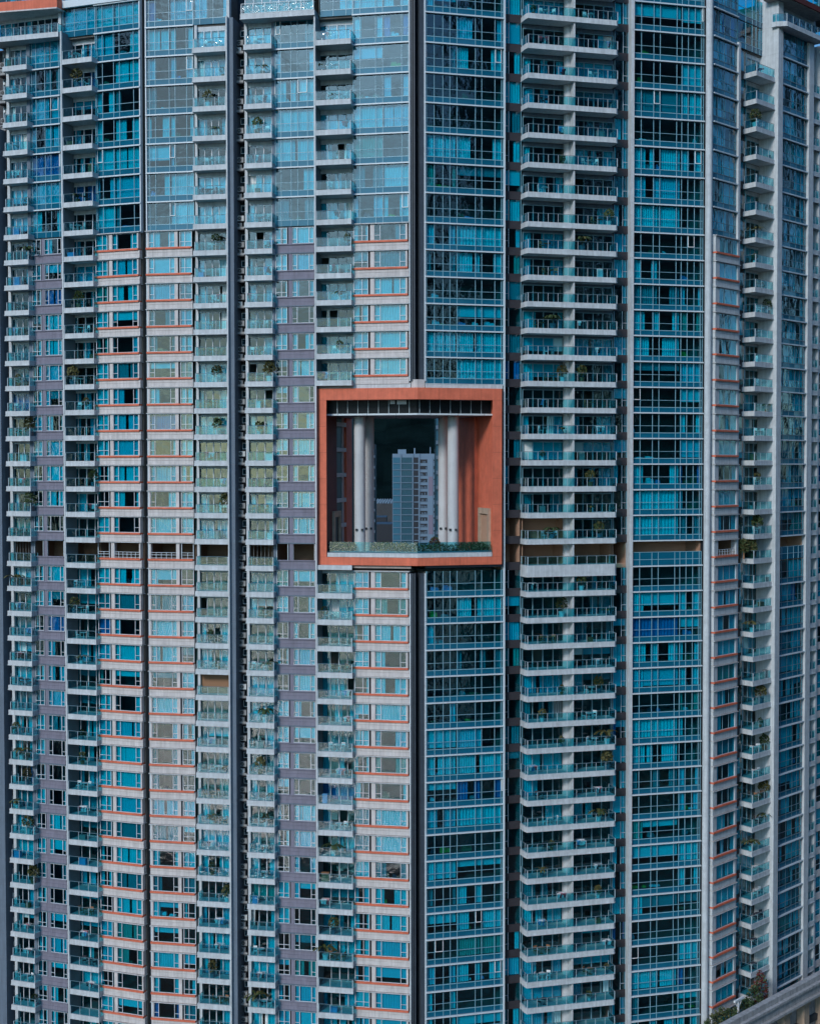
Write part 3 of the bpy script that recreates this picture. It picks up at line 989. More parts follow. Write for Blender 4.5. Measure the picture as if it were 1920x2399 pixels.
# ================================================================== tower 4
L4 = PL4.lx
T4 = Thing('residential_tower', PL4, 'teal glass wing right of the corner groove with the long twin balconies', 'tower', 'wings of the arch-shaped apartment block')
b12a, b12b = L4(997), L4(1177.6)
b13a, b13b = L4(1181), L4(1222)
b14a, b14c, b14b = L4(1221.5), L4(1235, -1.6), L4(1445, -1.6)
b14m = L4(1339.5)
b15a, b15b = L4(1480), L4(1642)
F12 = [0.0, 0.012, 0.11, 0.22, 0.31, 0.40, 0.637, 0.72, 0.89, 0.975, 1.0]
F15 = [0.0, 0.108, 0.284, 0.375, 0.614, 0.688, 0.778, 0.875, 0.97, 1.0]
for k in KS:
    zb, h = ZB(k + 1), hk(k)
    ref = k == 19
    wl_ = 'warm_wall' if ref else 'room_wall'
    if k not in GONE:
        curtain_cell(T4, b12a, b12b, zb, h, F12, bias=2 if k in (2, 3, 9, 20, 30) else 0.12, vents=0.04)
        room(T4, b12a, b12b, zb, h, 0.22)
    if not ref and k != 18:
        recess_cell(T4, b13a, b13b, zb, h, 0.5)
    else:
        T4.add('spandrel', cached((b13b - b13a, h, 'open'), lambda b: b.box(0, b13b - b13a, -0.04, 0.2, -0.16, 0.78, 'brown_panel'), 'spandrel'), (b13a, 0.5, zb), size=(2, 0.9))
    room(T4, b13a, b13b, zb, h, 0.72, 'warm_wall' if k in (18, 19) else 'room_wall')
    if not ref:
        recess_cell(T4, L4(1433, 0.9), L4(1471), zb, h, 0.5, left=False)
    room(T4, L4(1433, 0.9), L4(1471), zb, h, 0.72, wl_)
    tall = 0.75 if ref else 0.0
    xl, xr = b14a + 0.6, b14m
    poly = [(b14a, 0.6), (b14a, -0.9), (b14c, -1.6), (b14b - 0.25, -1.6), (b14b, -1.35), (b14b, 0.6)]
    rl = [(b14a + 0.15, 0.5), (b14a + 0.15, -0.85), (b14c + 0.08, -1.5), (b14b - 0.1, -1.5), (b14b - 0.1, 0.4)]
    balcony(T4, poly, zb, rl, 0, (1, 1, 9, 1), tall=tall)
    if k >= -1: CELLS.append((T4, 'b14l', k, b14c + 0.3, b14m - 1.2, -1.3, zb + 0.46))
    if k >= -1: CELLS.append((T4, 'b14r', k, b14m + 0.3, b14b - 0.5, -1.3, zb + 0.46))
    if not ref and k != 18:
        door_cell(T4, L4(1223, 0.8), L4(1319, 0.8), zb, h, 0.8, 4, bias=0.22, frame='blue_metal', lintel='slate_paint')
    room(T4, L4(1223, 0.8), L4(1319, 0.8), zb, h, 0.92, 'warm_wall' if k in (18, 19) else 'room_wall', depth=3.0 if k == 18 else 4.2)
    if not ref:
        door_cell(T4, L4(1342, 0.8), L4(1432, 0.8), zb, h, 0.8, 4, bias=0.28, frame='blue_metal', lintel='slate_paint')
    room(T4, L4(1342, 0.8), L4(1432, 0.8), zb, h, 0.92, wl_)
    if ref:
        # open refuge storey behind a glass upstand
        W = T4.add('window', cached((b15b - b15a, h, 'refuge'), lambda b: ([b.box(f * (b15b - b15a) - 0.03, f * (b15b - b15a) + 0.03, -0.05, 0.06, 0.07, 1.72, 'blue_metal') for f in F15],
                   [b.box(0.031, b15b - b15a - 0.031, -0.04, 0.05, z_ - 0.03, z_ + 0.03, 'blue_metal') for z_ in (0.8, 1.7)]), 'window'), (b15a, 0, zb), size=(8, 2))
        T4.add('string_course', cached((b15b - b15a,), lambda b: b.box(0, 1, 0, 1, 0, 1, 'white_metal'), 'string_course'), (b15a, 0, zb), parent=W, size=(8, 0.2))
        for a, c in zip(F15, F15[1:]):
            for z0_, z1_ in ((0.07, 0.77), (0.83, 1.67)):
                pane(T4, b15a + a * (b15b - b15a) + 0.03, b15a + c * (b15b - b15a) - 0.03, 0, zb + z0_, zb + z1_, W, 'spandrel_glass', 'spandrel_panel')
    else:
        curtain_cell(T4, b15a, b15b, zb, h, F15, bias=2 if k in (3, 7, 20, 34) else 0.14, vents=0.03)
    room(T4, b15a, b15b, zb, h, 0.22, wl_, depth=2.6 if ref else 4.2)
for za, zc in ((ZB(13) + 0.3, ZT), (Z_LOW, ZB(20) - 0.3)):
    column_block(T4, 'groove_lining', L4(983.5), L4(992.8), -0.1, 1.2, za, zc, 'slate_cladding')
    column_block(T4, 'edge_trim', L4(993), L4(996.4), -0.2, 0.5, za, zc, 'white_metal', joints=False)
column_block(T4, 'fin', L4(1177.8), L4(1180.8), -0.3, 0.8, Z_LOW, ZT, 'white_metal', joints=False)
column_block(T4, 'divider', L4(1338, -1.0), L4(1341, -1.0), -1.45, 0.9, Z_LOW, ZT, 'white_concrete')
b = MB(); b.cyl(0, 0, Z_LOW, ZT, 0.5, 0.5, 'column_white', 20)
T4.add('column', b.build('column'), (L4(1328, 0.15), 0.25, 0), size=(1, 50))
column_block(T4, 'pier', L4(1471.4), L4(1479.2), -0.35, 0.9, Z_LOW, ZT, 'white_concrete')
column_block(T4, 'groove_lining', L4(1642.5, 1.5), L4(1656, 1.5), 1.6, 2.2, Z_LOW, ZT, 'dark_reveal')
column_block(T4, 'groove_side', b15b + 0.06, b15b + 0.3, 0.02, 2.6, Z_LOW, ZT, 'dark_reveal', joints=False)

# ================================================================== tower 5
L5 = PL5.lx
T5 = Thing('residential_tower', PL5, 'rightmost wing turning away, with wide white piers and orange corner canopy', 'tower', 'wings of the arch-shaped apartment block')
b16a, b16b = L5(1664), L5(1719)
b17a, b17c, b17b = L5(1741), L5(1765, -1.65), L5(1802, -1.2)
b18a, b18b = L5(1819, OFF6), L5(1881.5, OFF6)
F16 = [0.0, 0.2, 0.47, 0.72, 1.0]
F18 = [0.0, 0.18, 0.40, 0.62, 0.80, 1.0]
for k in KS:
    zb, h = ZB(k + 1), hk(k)
    ref = k == 19
    wl_ = 'warm_wall' if ref else 'room_wall'
    if k < 7:
        curtain_cell(T5, b16a, b16b, zb, h, F16, bias=-0.25, trim='rail_metal', vents=0.0)
    else:
        sill_cell(T5, b16a, b16b, zb, h, single=True, refuge=ref, tone='white_concrete')
    room(T5, b16a, b16b, zb, h, 0.22, 'refuge_wall' if ref else wl_)
    if k >= 0 and not ref:
        recess_cell(T5, L5(1724.5), L5(1741, 0.4), zb, h, 0.4)
    if k >= 0:
        balcony(T5, [(b17a, 0.4), (b17a, -0.1), (L5(1765, -1.65), -1.65), (b17b, -1.65), (b17b, 0.4)], zb,
                [(b17a + 0.12, 0.2), (L5(1765, -1.55) + 0.06, -1.55), (b17b - 0.05, -1.55)], 0, (1, 3))
        CELLS.append((T5, 'b17', k, b17c + 0.3, b17b - 0.3, -1.4, zb + 0.46))
        if not ref:
            door_cell(T5, L5(1742, 0.6), L5(1783, 0.6), zb, h, 0.6, 4, bias=0.25, frame='blue_metal')
        room(T5, L5(1742, 0.6), L5(1783, 0.6), zb, h, 0.72, wl_)
    else:
        curtain_cell(T5, L5(1724), L5(1784), zb, h, [0, .3, .55, .7, .85, 1.0], y=0.2, bar=False)
        room(T5, L5(1724), L5(1784), zb, h, 0.42)
    if k >= -1:
        y6 = OFF6
        if ref:
            W = T5.add('window', cached((b18b - b18a, h, 'refuge5'), lambda b: ([b.box(f * (b18b - b18a) - 0.03, f * (b18b - b18a) + 0.03, -0.05, 0.06, 0.07, 1.72, 'blue_metal') for f in F18],
                       [b.box(0.031, b18b - b18a - 0.031, -0.04, 0.05, z_ - 0.03, z_ + 0.03, 'blue_metal') for z_ in (0.8, 1.7)]), 'window'), (b18a, y6, zb), size=(6, 2))
            for a, c in zip(F18, F18[1:]):
                for z0_, z1_ in ((0.07, 0.77), (0.83, 1.67)):
                    pane(T5, b18a + a * (b18b - b18a) + 0.03, b18a + c * (b18b - b18a) - 0.03, y6, zb + z0_, zb + z1_, W, 'spandrel_glass', 'spandrel_panel')
        else:
            curtain_cell(T5, b18a, b18b, zb, h, F18, y=y6, bias=-0.1, trim='rail_metal', vents=0.0)
        room(T5, b18a, b18b, zb, h, y6 + 0.22, wl_, depth=y6 + (2.4 if ref else 4))
    # last balcony bay at the picture's right edge, then glass beyond it
    if k >= 0:
        xa_, xb_ = L5(1893.5, OFF6), L5(1910, OFF6)
        balcony(T5, [(xa_, OFF6 - 0.2), (xb_, OFF6 - 0.2), (xb_, OFF6 + 1.4), (xa_, OFF6 + 1.4)], zb, [(xa_ + 0.05, OFF6 - 0.12), (xb_ - 0.05, OFF6 - 0.12)], 0, (2,))
        if not ref:
            door_cell(T5, xa_, xb_ + 0.3, zb, h, OFF6 + 1.4, 2, bias=0.25, frame='blue_metal')
        room(T5, xa_, xb_ + 0.3, zb, h, OFF6 + 1.55, wl_, depth=OFF6 + 5)
        if k < 7:
            curtain_cell(T5, L5(1914.5, OFF6), L5(1960, OFF6), zb, h, F16, y=OFF6)
        else:
            w_ = L5(1960, OFF6) - L5(1914.5, OFF6)
            recess_cell(T5, L5(1914.5, OFF6), L5(1960, OFF6), zb, h, OFF6 + 0.1, above='cream_concrete')
        room(T5, L5(1914.5, OFF6), L5(1960, OFF6), zb, h, OFF6 + 0.42, wl_, depth=OFF6 + 4)
b = MB(); b.cyl(0, 0, Z_LOW, ZT, 0.42, 0.42, 'white_concrete', 20)
T5.add('round_pier', b.build('round_pier'), (L5(1657), 0.1, 0), size=(1, 50))
column_block(T5, 'pier', L5(1659), L5(1664), -0.05, 0.5, Z_LOW, ZT, 'white_concrete')
column_block(T5, 'fin', L5(1719.2), L5(1724), -0.3, 0.6, Z_LOW, ZB(0) + 0.4, 'white_concrete')
column_block(T5, 'white_wall', L5(1783.5, 0.6), L5(1803, 0.6), 0.5, 0.9, Z_LOW, ZT, 'white_concrete')
column_block(T5, 'pier', L5(1802.4, -1.3), L5(1818.4, OFF6), -2.0 if OFF6 > -1.6 else OFF6 - 0.5, 0.6, Z_LOW, ZT, 'white_concrete')
column_block(T5, 'pier', L5(1882, OFF6), L5(1893, OFF6), OFF6 - 0.35, OFF6 + 1.5, Z_LOW, ZB(-1) - 0.3, 'white_concrete')
column_block(T5, 'pier', L5(1910.4, OFF6), L5(1914, OFF6), OFF6 - 0.1, OFF6 + 1.5, Z_LOW, ZB(-1), 'white_concrete')
# penthouse balcony and orange canopy at the top right corner
zb = ZB(-1)
pa, pb = L5(1820, OFF6 - 1.0), L5(1921, OFF6 - 1.4)
balcony(T5, [(pa, OFF6 + 0.3), (pa, OFF6 - 0.3), (pa + 0.8, OFF6 - 1.5), (pb, OFF6 - 1.5), (pb, OFF6 + 0.3)], zb, [(pa + 0.15, OFF6 + 0.2), (pa + 0.15, OFF6 - 0.3), (pa + 0.9, OFF6 - 1.4), (pb - 0.1, OFF6 - 1.4)], 0, (1, 1, 6))
door_cell(T5, L5(1820, OFF6 + 0.6), L5(1900, OFF6 + 0.6), zb, hk(-2), OFF6 + 0.6, 6, bias=0.5, frame='blue_metal')
room(T5, L5(1820, OFF6), L5(1900, OFF6), zb, hk(-2), OFF6 + 0.75, depth=OFF6 + 4)
b = MB()
ca, cb = L5(1822, OFF6 - 1.6), L5(1935, OFF6 - 1.8)
b.prism([(ca, OFF6 + 1), (ca, OFF6 - 1.2), (ca + 0.8, OFF6 - 1.9), (cb, OFF6 - 1.9), (cb, OFF6 + 1)], ZB(-2) - 0.2, ZB(-2) + 0.5, 'shade_and_joint_red')
b.prism([(ca + 0.2, OFF6 + 1), (ca + 0.2, OFF6 - 1.0), (ca + 1.0, OFF6 - 1.7), (cb - 0.2, OFF6 - 1.7), (cb - 0.2, OFF6 + 1)], ZB(-2) - 0.3, ZB(-2) - 0.202, 'hood_concrete')
T5.add('penthouse_canopy', b.build('penthouse_canopy'), size=(8, 1))
curtain_cell(T5, L5(1826, OFF6), L5(1960, OFF6), ZB(-2) + 0.5, 4, [0, .1, .2, .3, .4, .5, .6, .7, .8, .9, 1], y=OFF6, bar=False)
room(T5, L5(1826, OFF6), L5(1960, OFF6), ZB(-2) + 0.5, 4, OFF6 + 0.3, depth=OFF6 + 4)

# solid mass of each wing behind the flats
def core(T, x0, x1, z0, z1, y0=5.2, y1=20):
    b = MB()
    b.box(x0, x1, y0, y1, z0, z1, 'slate_cladding')
    T.add('core', b.build('core'), size=(1, 1))
core(T1, L1(-40), b4b, Z_LOW, ZB(-2))
core(T2, b5a, L3(550), Z_LOW, ZB(-2))
core(T3, L3(552), L3(735), Z_LOW, ZB(-2))
core(T3, L3(735) + 0.05, L3(958), ZB(13), ZB(-2))
core(T3, L3(735) + 0.05, L3(958), Z_LOW, ZB(20))
core(T4, b12a, L4(1180), ZB(13), ZB(-2))
core(T4, b12a, L4(1180), Z_LOW, ZB(20))
core(T4, L4(1180) + 0.05, b15b, Z_LOW, ZB(-2))
core(T5, b16a, L5(1960), Z_LOW, ZB(-2), 5.2, 16)
# slabs between neighbours that hide the gaps behind the grooves
for T in (T1, T2, T3, T4, T5):
    T.add('room_interior', ROOM[id(T)].build('room_interior'), size=(1, 1), kind='stuff')
exec_hooks = []
# ================================================================== slots with air conditioners
def ac_mesh(mt):
    k = ('ac', mt)
    if k not in CACHE:
        b = MB()
        b.box(-0.42, 0.42, -0.18, 0.18, 0, 0.62, mt)
        b.box(-0.36, -0.30, -0.16, 0.16, -0.1, 0, 'fan_dark')
        b.box(0.30, 0.36, -0.16, 0.16, -0.1, 0, 'fan_dark')
        f = MB()
        for r0, m_ in ((0.24, 'fan_dark'),):
            q = 14
            i = len(f.v)
            for y_, rr in ((-0.2, r0), (-0.182, r0)):
                f.v += [(-0.1 + rr * math.cos(2 * math.pi * j / q), y_, 0.31 + rr * math.sin(2 * math.pi * j / q)) for j in range(q)]
            f.f += [tuple(range(i, i + q)), tuple(range(i + 2 * q - 1, i + q - 1, -1))]
            f.f += [(i + j, i + q + j, i + q + (j + 1) % q, i + (j + 1) % q) for j in range(q)]
            f.mi += [f.m(m_)] * (q + 2)
        for a in range(4):
            w = a * math.pi / 4
            f.tube((-0.1 - 0.23 * math.cos(w), -0.212, 0.31 - 0.23 * math.sin(w)), (-0.1 + 0.23 * math.cos(w), -0.212, 0.31 + 0.23 * math.sin(w)), 0.008, mt, 4)
        CACHE[k] = (b.build('air_conditioner'), f.build('fan_grille'))
    return CACHE[k]

ORD = ['zeroth', 'first', 'second', 'third', 'fourth', 'fifth', 'sixth', 'seventh', 'eighth', 'ninth', 'tenth', 'eleventh', 'twelfth', 'thirteenth', 'fourteenth', 'fifteenth', 'sixteenth',
       'seventeenth', 'eighteenth', 'nineteenth', 'twentieth']
TENS = {2: 'twenty', 3: 'thirty', 4: 'forty'}
def ordinal(n):
    if n <= 20:
        return ORD[n]
    t_, u_ = divmod(n, 10)
    return {2: 'twentieth', 3: 'thirtieth', 4: 'fortieth'}[t_] if u_ == 0 else TENS[t_] + '-' + ORD[u_]

def slot(T, pl, pa, pb, where, grp):
    xa, xb = pl.lx(pa, 0.6), pl.lx(pb, 0.6)
    for zz in (0.18, 0.62):
        b = MB()
        b.tube((0, 0, Z_LOW), (0, 0, ZB(0) - 0.2), 0.05, 'post_metal', 8)
        T.add('drain_pipe', b.build('drain_pipe'), (xa + zz * 0.5, 1.5, 0), size=(0.1, 40))
    for k in range(0, 38):
        zb, h = ZB(k + 1), hk(k)
        Lg = xb - xa
        T.add('ledge', cached((Lg,), lambda b: (b.box(0, Lg, -0.15, 1.1, -0.12, 0.0, 'slot_wall'), b.box(0, Lg, -0.15, -0.1, 0.0, 0.25, 'unit_grey')), 'ledge'), (xa, 0.5, zb), size=(Lg, 0.4))
        T.add('vent_window', cached((h, 'vent'), lambda b: casement(b, 0.62, 0.75), 'vent_window'), (xb - 0.7, 1.45, zb + h - 1.25), size=(0.6, 0.8))
        T.add('meter_box', cached(('mb',), lambda b: (b.box(0, 0.2, 0, 0.15, 0, 0.3, 'plastic_white'), b.tube((0.1, 0.1, 0.3), (0.1, 0.1, 0.9), 0.02, 'post_metal', 5)), 'meter_box'), (xa + 0.22, 1.3, zb + h - 0.95), size=(0.2, 0.3))
        x, y, _ = proj(pl.world(xa, 0.5, zb))
        if not (-20 < y < 2420):
            continue
        for j in range(2):
            white = (k * 7 + j * 3) % 9 == 0
            bm_, fm_ = ac_mesh('unit_white' if white else 'unit_grey')
            w = pl.world(xa + Lg * (0.42 if j == 0 else 0.6), 0.75, zb + 0.12 + j * 0.86)
            o = link('air_conditioner', bm_, None, w, (0, 0, pl.ang + rnd.uniform(-0.05, 0.05)))
            tag(o, '%s air conditioner, %s of pair, %s ledge from top, %s' % ('white' if white else 'grimy grey', 'lower' if j == 0 else 'upper', ordinal(k + 1), where), 'air conditioner', grp)
            link('fan_grille', fm_, o)
slot(T1, PL1, 6.5, 25, 'far left slot', 'air conditioners in the far left slot')
slot(T3, PL3, 552, 576.5, 'slot right of slate pillar', 'air conditioners right of the slate pillar')
for T in (T1, T2, T3, T4, T5):
    T.finish()

# ================================================================== the sky garden opening with its orange frame
class Bent:
    """Runs along both central planes: photo x in, world xy out, y local (into the building)."""
    def pt(s, px, y):
        pl = PL3 if px < 979 else PL4
        if abs(px - 979) < 0.6:
            a = PL3.P + PL3.n * y
            bq = PL4.P + PL4.n * y
            det = PL3.u.x * (-PL4.u.y) + PL4.u.x * PL3.u.y
            r = bq - a
            t_ = (r.x * (-PL4.u.y) + PL4.u.x * r.y) / det
            p = a + PL3.u * t_
            return (p.x, p.y)
        p = pl.P + pl.u * pl.lx(px, y) + pl.n * y
        return (p.x, p.y)
bt = Bent()
def zy(y):                   # height of a photo row on the corner
    return zline(y, D0)
garden = bpy.data.objects.new('sky_garden', None)
C.objects.link(garden)
gx, gy = bt.pt(960, 3)
garden.location = (gx, gy, zy(1300))
tag(garden, 'square orange framed opening through the block with columns and planted terrace', 'sky garden')
def gpart(name, b, par=None, **kw):
    o = link(name, b.build(name), par or garden, (-gx, -gy, -zy(1300)) if par is None else (0, 0, 0))
    for a, v in kw.items(): o[a] = v
    return o
fo, fi0, fi1 = -0.75, 743, 1175
ZFT, ZFB, ZIT, ZIB = zy(908.5), zy(1325), zy(936), zy(1306)
def band(b, pxs, y0, y1, z0, z1, mt):
    front = [bt.pt(p, y0) for p in pxs]
    back = [bt.pt(p, y1) for p in reversed(pxs)]
    b.prism(front + back, z0, z1, mt)
def frame_run(pxs, z0, z1):
    """painted panels with open joints between them"""
    for p, q in zip(pxs, pxs[1:]):
        b = MB()
        band(b, [p + 0.12, q - 0.12], fo + rnd.uniform(0, 0.012), 0.6, z0 + 0.008, z1 - 0.008, 'orange_paint')
        gpart('frame_panel', b, par=fr_)
b = MB()
band(b, [743.6, 979, 1174.4], fo + 0.05, 0.55, ZIT + 0.02, ZFT - 0.02, 'shade_and_joint_red')
band(b, [743.6, 979, 1174.4], fo + 0.05, 0.55, ZFB + 0.02, ZIB - 0.04, 'shade_and_joint_red')
band(b, [743.6, 764.6], fo + 0.05, 0.55, ZIB - 0.038, ZIT + 0.018, 'shade_and_joint_red')
band(b, [1153.4, 1174.4], fo + 0.05, 0.55, ZIB - 0.038, ZIT + 0.018, 'shade_and_joint_red')
fr_ = gpart('frame', b)
top_ = [743, 804, 862, 920, 979, 1028, 1077, 1126, 1175]
frame_run(top_, ZIT, ZFT)
frame_run(top_, ZFB, ZIB - 0.02)
zz_ = [ZIB - 0.02 + (ZIT - ZIB + 0.02) * i / 6 for i in range(7)]
for z0_, z1_ in zip(zz_, zz_[1:]):
    frame_run([743, 765], z0_, z1_)
    frame_run([1153, 1175], z0_, z1_)
# white strips above and below the frame
b = MB()
band(b, [742.5, 830, 962], -0.35, 0.5, ZFT + 0.004, zy(897), 'white_concrete')
band(b, [962.5, 979, 995], -0.2, 0.5, ZFT + 0.004, zy(889), 'cream_concrete')
band(b, [996, 1177], -0.3, 0.5, ZFT + 0.004, zy(898), 'white_concrete')
band(b, [742.5, 824], -1.2, 0.5, zy(1336), ZFB - 0.004, 'white_concrete')
band(b, [825, 962], -0.4, 0.5, zy(1332), ZFB - 0.004, 'hood_concrete')
band(b, [996, 1177], -0.3, 0.5, zy(1331), ZFB - 0.004, 'slate_cladding')
gpart('lintel_strip', b)
# inner side walls run square to each wing's face
DEP = 17.0
ZG = zy(1300)
def lrow(b, pl, x0, x1, y0, y1, z0, z1, mt):
    c = [pl.P + pl.u * x + pl.n * y for x, y in ((x0, y0), (x1, y0), (x1, y1), (x0, y1))]
    b.prism([tuple(p) for p in c], z0, z1, mt)
xl, xr = PL3.lx(765, 0.6), PL4.lx(1153, 0.6)
b = MB()
lrow(b, PL3, xl - 0.5, xl, 0.602, 5.6, ZG, ZIT, 'shade_and_joint_red')  # front stretch: its shade is put into the dark red colour
lrow(b, PL3, xl - 0.5, xl, 10.6, 13.5, ZG, ZIT, 'orange_paint')
lrow(b, PL3, xl - 0.9, xl - 0.4, 5.602, 10.598, ZG, ZIT, 'far_dark')
gpart('left_wall', b)
b = MB()
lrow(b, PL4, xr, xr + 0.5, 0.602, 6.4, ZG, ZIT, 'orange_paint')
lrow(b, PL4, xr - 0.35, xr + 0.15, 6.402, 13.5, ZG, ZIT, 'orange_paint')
gpart('right_wall', b)
for q in range(6):
    z_ = ZG + 0.2 + q * 3.1
    b = MB()
    lrow(b, PL3, xl - 0.38, xl - 0.02, 5.62, 10.58, z_ + 2.6, z_ + 3.1, 'column_white')
    lrow(b, PL3, xl - 0.39, xl - 0.30, 9.6, 10.58, z_, z_ + 2.598, 'column_white')
    gpart('wall_window', b)
def portal(b, pl, x, sg, y0, y1, ht, fill):
    for p, q, z0, z1 in ((y0, y0 + 0.5, 0, ht), (y1 - 0.5, y1, 0, ht), (y0, y1, ht + 0.002, ht + 0.7)):
        xs_ = sorted((x, x + sg * 0.3))
        lrow(b, pl, xs_[0], xs_[1], p, q, ZG + z0, ZG + z1, 'stone_warm')
    xs_ = sorted((x + sg * 0.004, x + sg * 0.05))
    lrow(b, pl, xs_[0], xs_[1], y0 + 0.502, y1 - 0.502, ZG, ZG + ht - 0.002, fill)
b = MB(); portal(b, PL3, xl + 0.002, 1, 3.2, 6.6, 4.2, 'far_dark')
gpart('doorway', b)
b = MB(); portal(b, PL4, xr - 0.002, -1, 1.2, 5.2, 4.6, 'warm_wall')
gpart('doorway', b)
# ceiling: louvred band, bright edge and panelled soffit
b = MB()
ZL0 = zy(967)
band(b, [765, 979, 1153], 1.2, 1.3, ZL0, ZIT, 'far_dark')
gpart('louvre_back', b)
def louvre(i, n_):
    b = MB()
    z_ = ZL0 + 0.08 + (ZIT - ZL0 - 0.1) * i / n_
    band(b, [765.5, 979, 1152.5], 1.0, 1.12, z_, z_ + 0.06, 'louvre_metal')
    return b
for i in range(10):
    gpart('louvre', louvre(i, 10))
for px in list(range(790, 1150, 24)):
    b = MB(); band(b, [px, px + 1.2], 0.92, 0.99, ZL0, ZIT, 'post_metal')
    gpart('mullion', b)
b = MB(); band(b, [914, 925], 0.9, 0.97, zy(945), ZIT - 0.02, 'white_metal')
gpart('access_panel', b)
b = MB(); band(b, [930, 952], 0.9, 0.97, zy(946), ZIT - 0.02, 'white_metal')
gpart('access_panel', b)
pxs = [765, 792, 860, 928, 979, 1008, 1073, 1134, 1153]
for p, q in zip(pxs, pxs[1:]):
    b = MB()
    band(b, [p + 0.3, q - 0.3], 0.62, 1.25, zy(971.5), zy(967.5), 'white_metal')
    gpart('soffit_edge', b)
    for y0, y1 in ((1.26, 4.4), (4.44, 8.0), (8.04, 13.0)):
        b = MB()
        band(b, [p + 0.3, q - 0.3], y0, y1, zy(971) , zy(968), 'soffit_panel')
        gpart('soffit_panel', b)
# columns
def column(px, y, z1, r, nm='column'):
    p = bt.pt(px, y)
    b = MB(); b.cyl(p[0], p[1], ZG, z1, r, r, 'column_white', 28)
    o = gpart(nm, b)
    b = MB()
    b.box(p[0] - r * 0.55 - 0.13, p[0] - r * 0.55 + 0.13, p[1] - r - 0.1, p[1] - r * 0.6, zy(1247), zy(1242), 'far_dark')
    b.box(p[0] + r * 0.45 - 0.13, p[0] + r * 0.45 + 0.13, p[1] - r - 0.1, p[1] - r * 0.6, zy(1247), zy(1242), 'far_dark')
    l_ = gpart('spotlight', b, par=o)
    return o
column(842.5, 3.2, zy(970), 0.66)
column(864, 7.0, zy(970), 0.62)
column(1061, 3.2, zy(970), 0.68)
column(1038, 7.0, zy(970), 0.62)
# floor, kerb, balustrade
b = MB()
band(b, [765.2, 979, 1152.8], 0.62, DEP - 2, ZIB - 0.6, ZG, 'stone')
gpart('terrace_floor', b)
b = MB()
band(b, [766, 979, 1152], -0.6, 0.9, ZIB, zy(1296.5), 'white_concrete')
gpart('kerb', b)
ps = [767.5, 815.5, 866.5, 918.5, 979, 1030, 1092, 1150]
for p, q in zip(ps, ps[1:]):
    b = MB()
    band(b, [p + 0.3, q - 0.3], -0.1, -0.08, zy(1295), zy(1271), 'balustrade_glass')
    gpart('glass_panel', b)
b = MB()
band(b, [767, 979, 1151], 0.4, 0.5, zy(1296), zy(1293), 'rail_metal')
gpart('shoe_rail', b)

# planting in the opening
def leaf_cloud(b, cx, cy, cz, rx, ry, rz, n_, size, mts, rr):
    for _ in range(n_):
        u_, v_ = rr.uniform(0, 2 * math.pi), math.acos(rr.uniform(-0.5, 1))
        q = rr.uniform(0.55, 1.0) ** 0.5
        p = Vector((cx + rx * q * math.sin(v_) * math.cos(u_), cy + ry * q * math.sin(v_) * math.sin(u_), cz + rz * q * math.cos(v_)))
        a_ = Vector((rr.gauss(0, 1), rr.gauss(0, 1), rr.gauss(0, 1))).normalized()
        c_ = a_.orthogonal().normalized()
        s_ = size * rr.uniform(0.6, 1.3)
        b.quad(tuple(p - a_ * s_), tuple(p + c_ * s_ * 0.5), tuple(p + a_ * s_), tuple(p - c_ * s_ * 0.5), rr.choice(mts))
def hedge(pa, pb, y, z0, ht, wd, mts, label, seed):
    rr = random.Random(seed)
    b = MB()
    A, B2 = Vector(bt.pt(pa, y)), Vector(bt.pt(pb, y))
    Lh = (B2 - A).length
    n_ = max(2, int(Lh / 0.5))
    for i in range(n_ + 1):
        p = A.lerp(B2, i / n_)
        leaf_cloud(b, p.x, p.y, z0 + ht * 0.45, 0.45, wd, ht * 0.6, 90, 0.13, mts, rr)
    o = link('hedge', b.build('hedge'))
    tag(o, label, 'hedge', 'hedges in the sky garden')
    return o
hedge(768, 826, 2.2, ZG, 1.3, 0.8, ['foliage', 'foliage', 'foliage_red'], 'dark hedge left of the left columns inside the orange opening', 1)
hedge(876, 950, 5.0, ZG, 1.2, 1.0, ['foliage', 'foliage', 'foliage_olive'], 'low hedge right of the left columns inside the orange opening', 2)
hedge(1080, 1128, 3.4, ZG, 1.2, 0.9, ['foliage', 'foliage', 'foliage_olive'], 'rounded hedge between right columns and right orange wall', 3)
hedge(935, 1146, 1.3, ZG - 0.4, 1.5, 0.5, ['foliage'], 'long dark hedge behind the glass rail at right', 5)
rr = random.Random(8)
b = MB()
p = bt.pt(1017, 5.5)
leaf_cloud(b, p[0], p[1], ZG + 0.8, 0.75, 0.75, 1.0, 320, 0.13, ['foliage', 'foliage_olive', 'foliage_red'], rr)
b.cyl(p[0], p[1], ZG, ZG + 0.5, 0.12, 0.1, 'timber', 8)
tag(link('round_bush', b.build('round_bush')), 'round reddish bush just left of the right columns in the opening', 'bush')

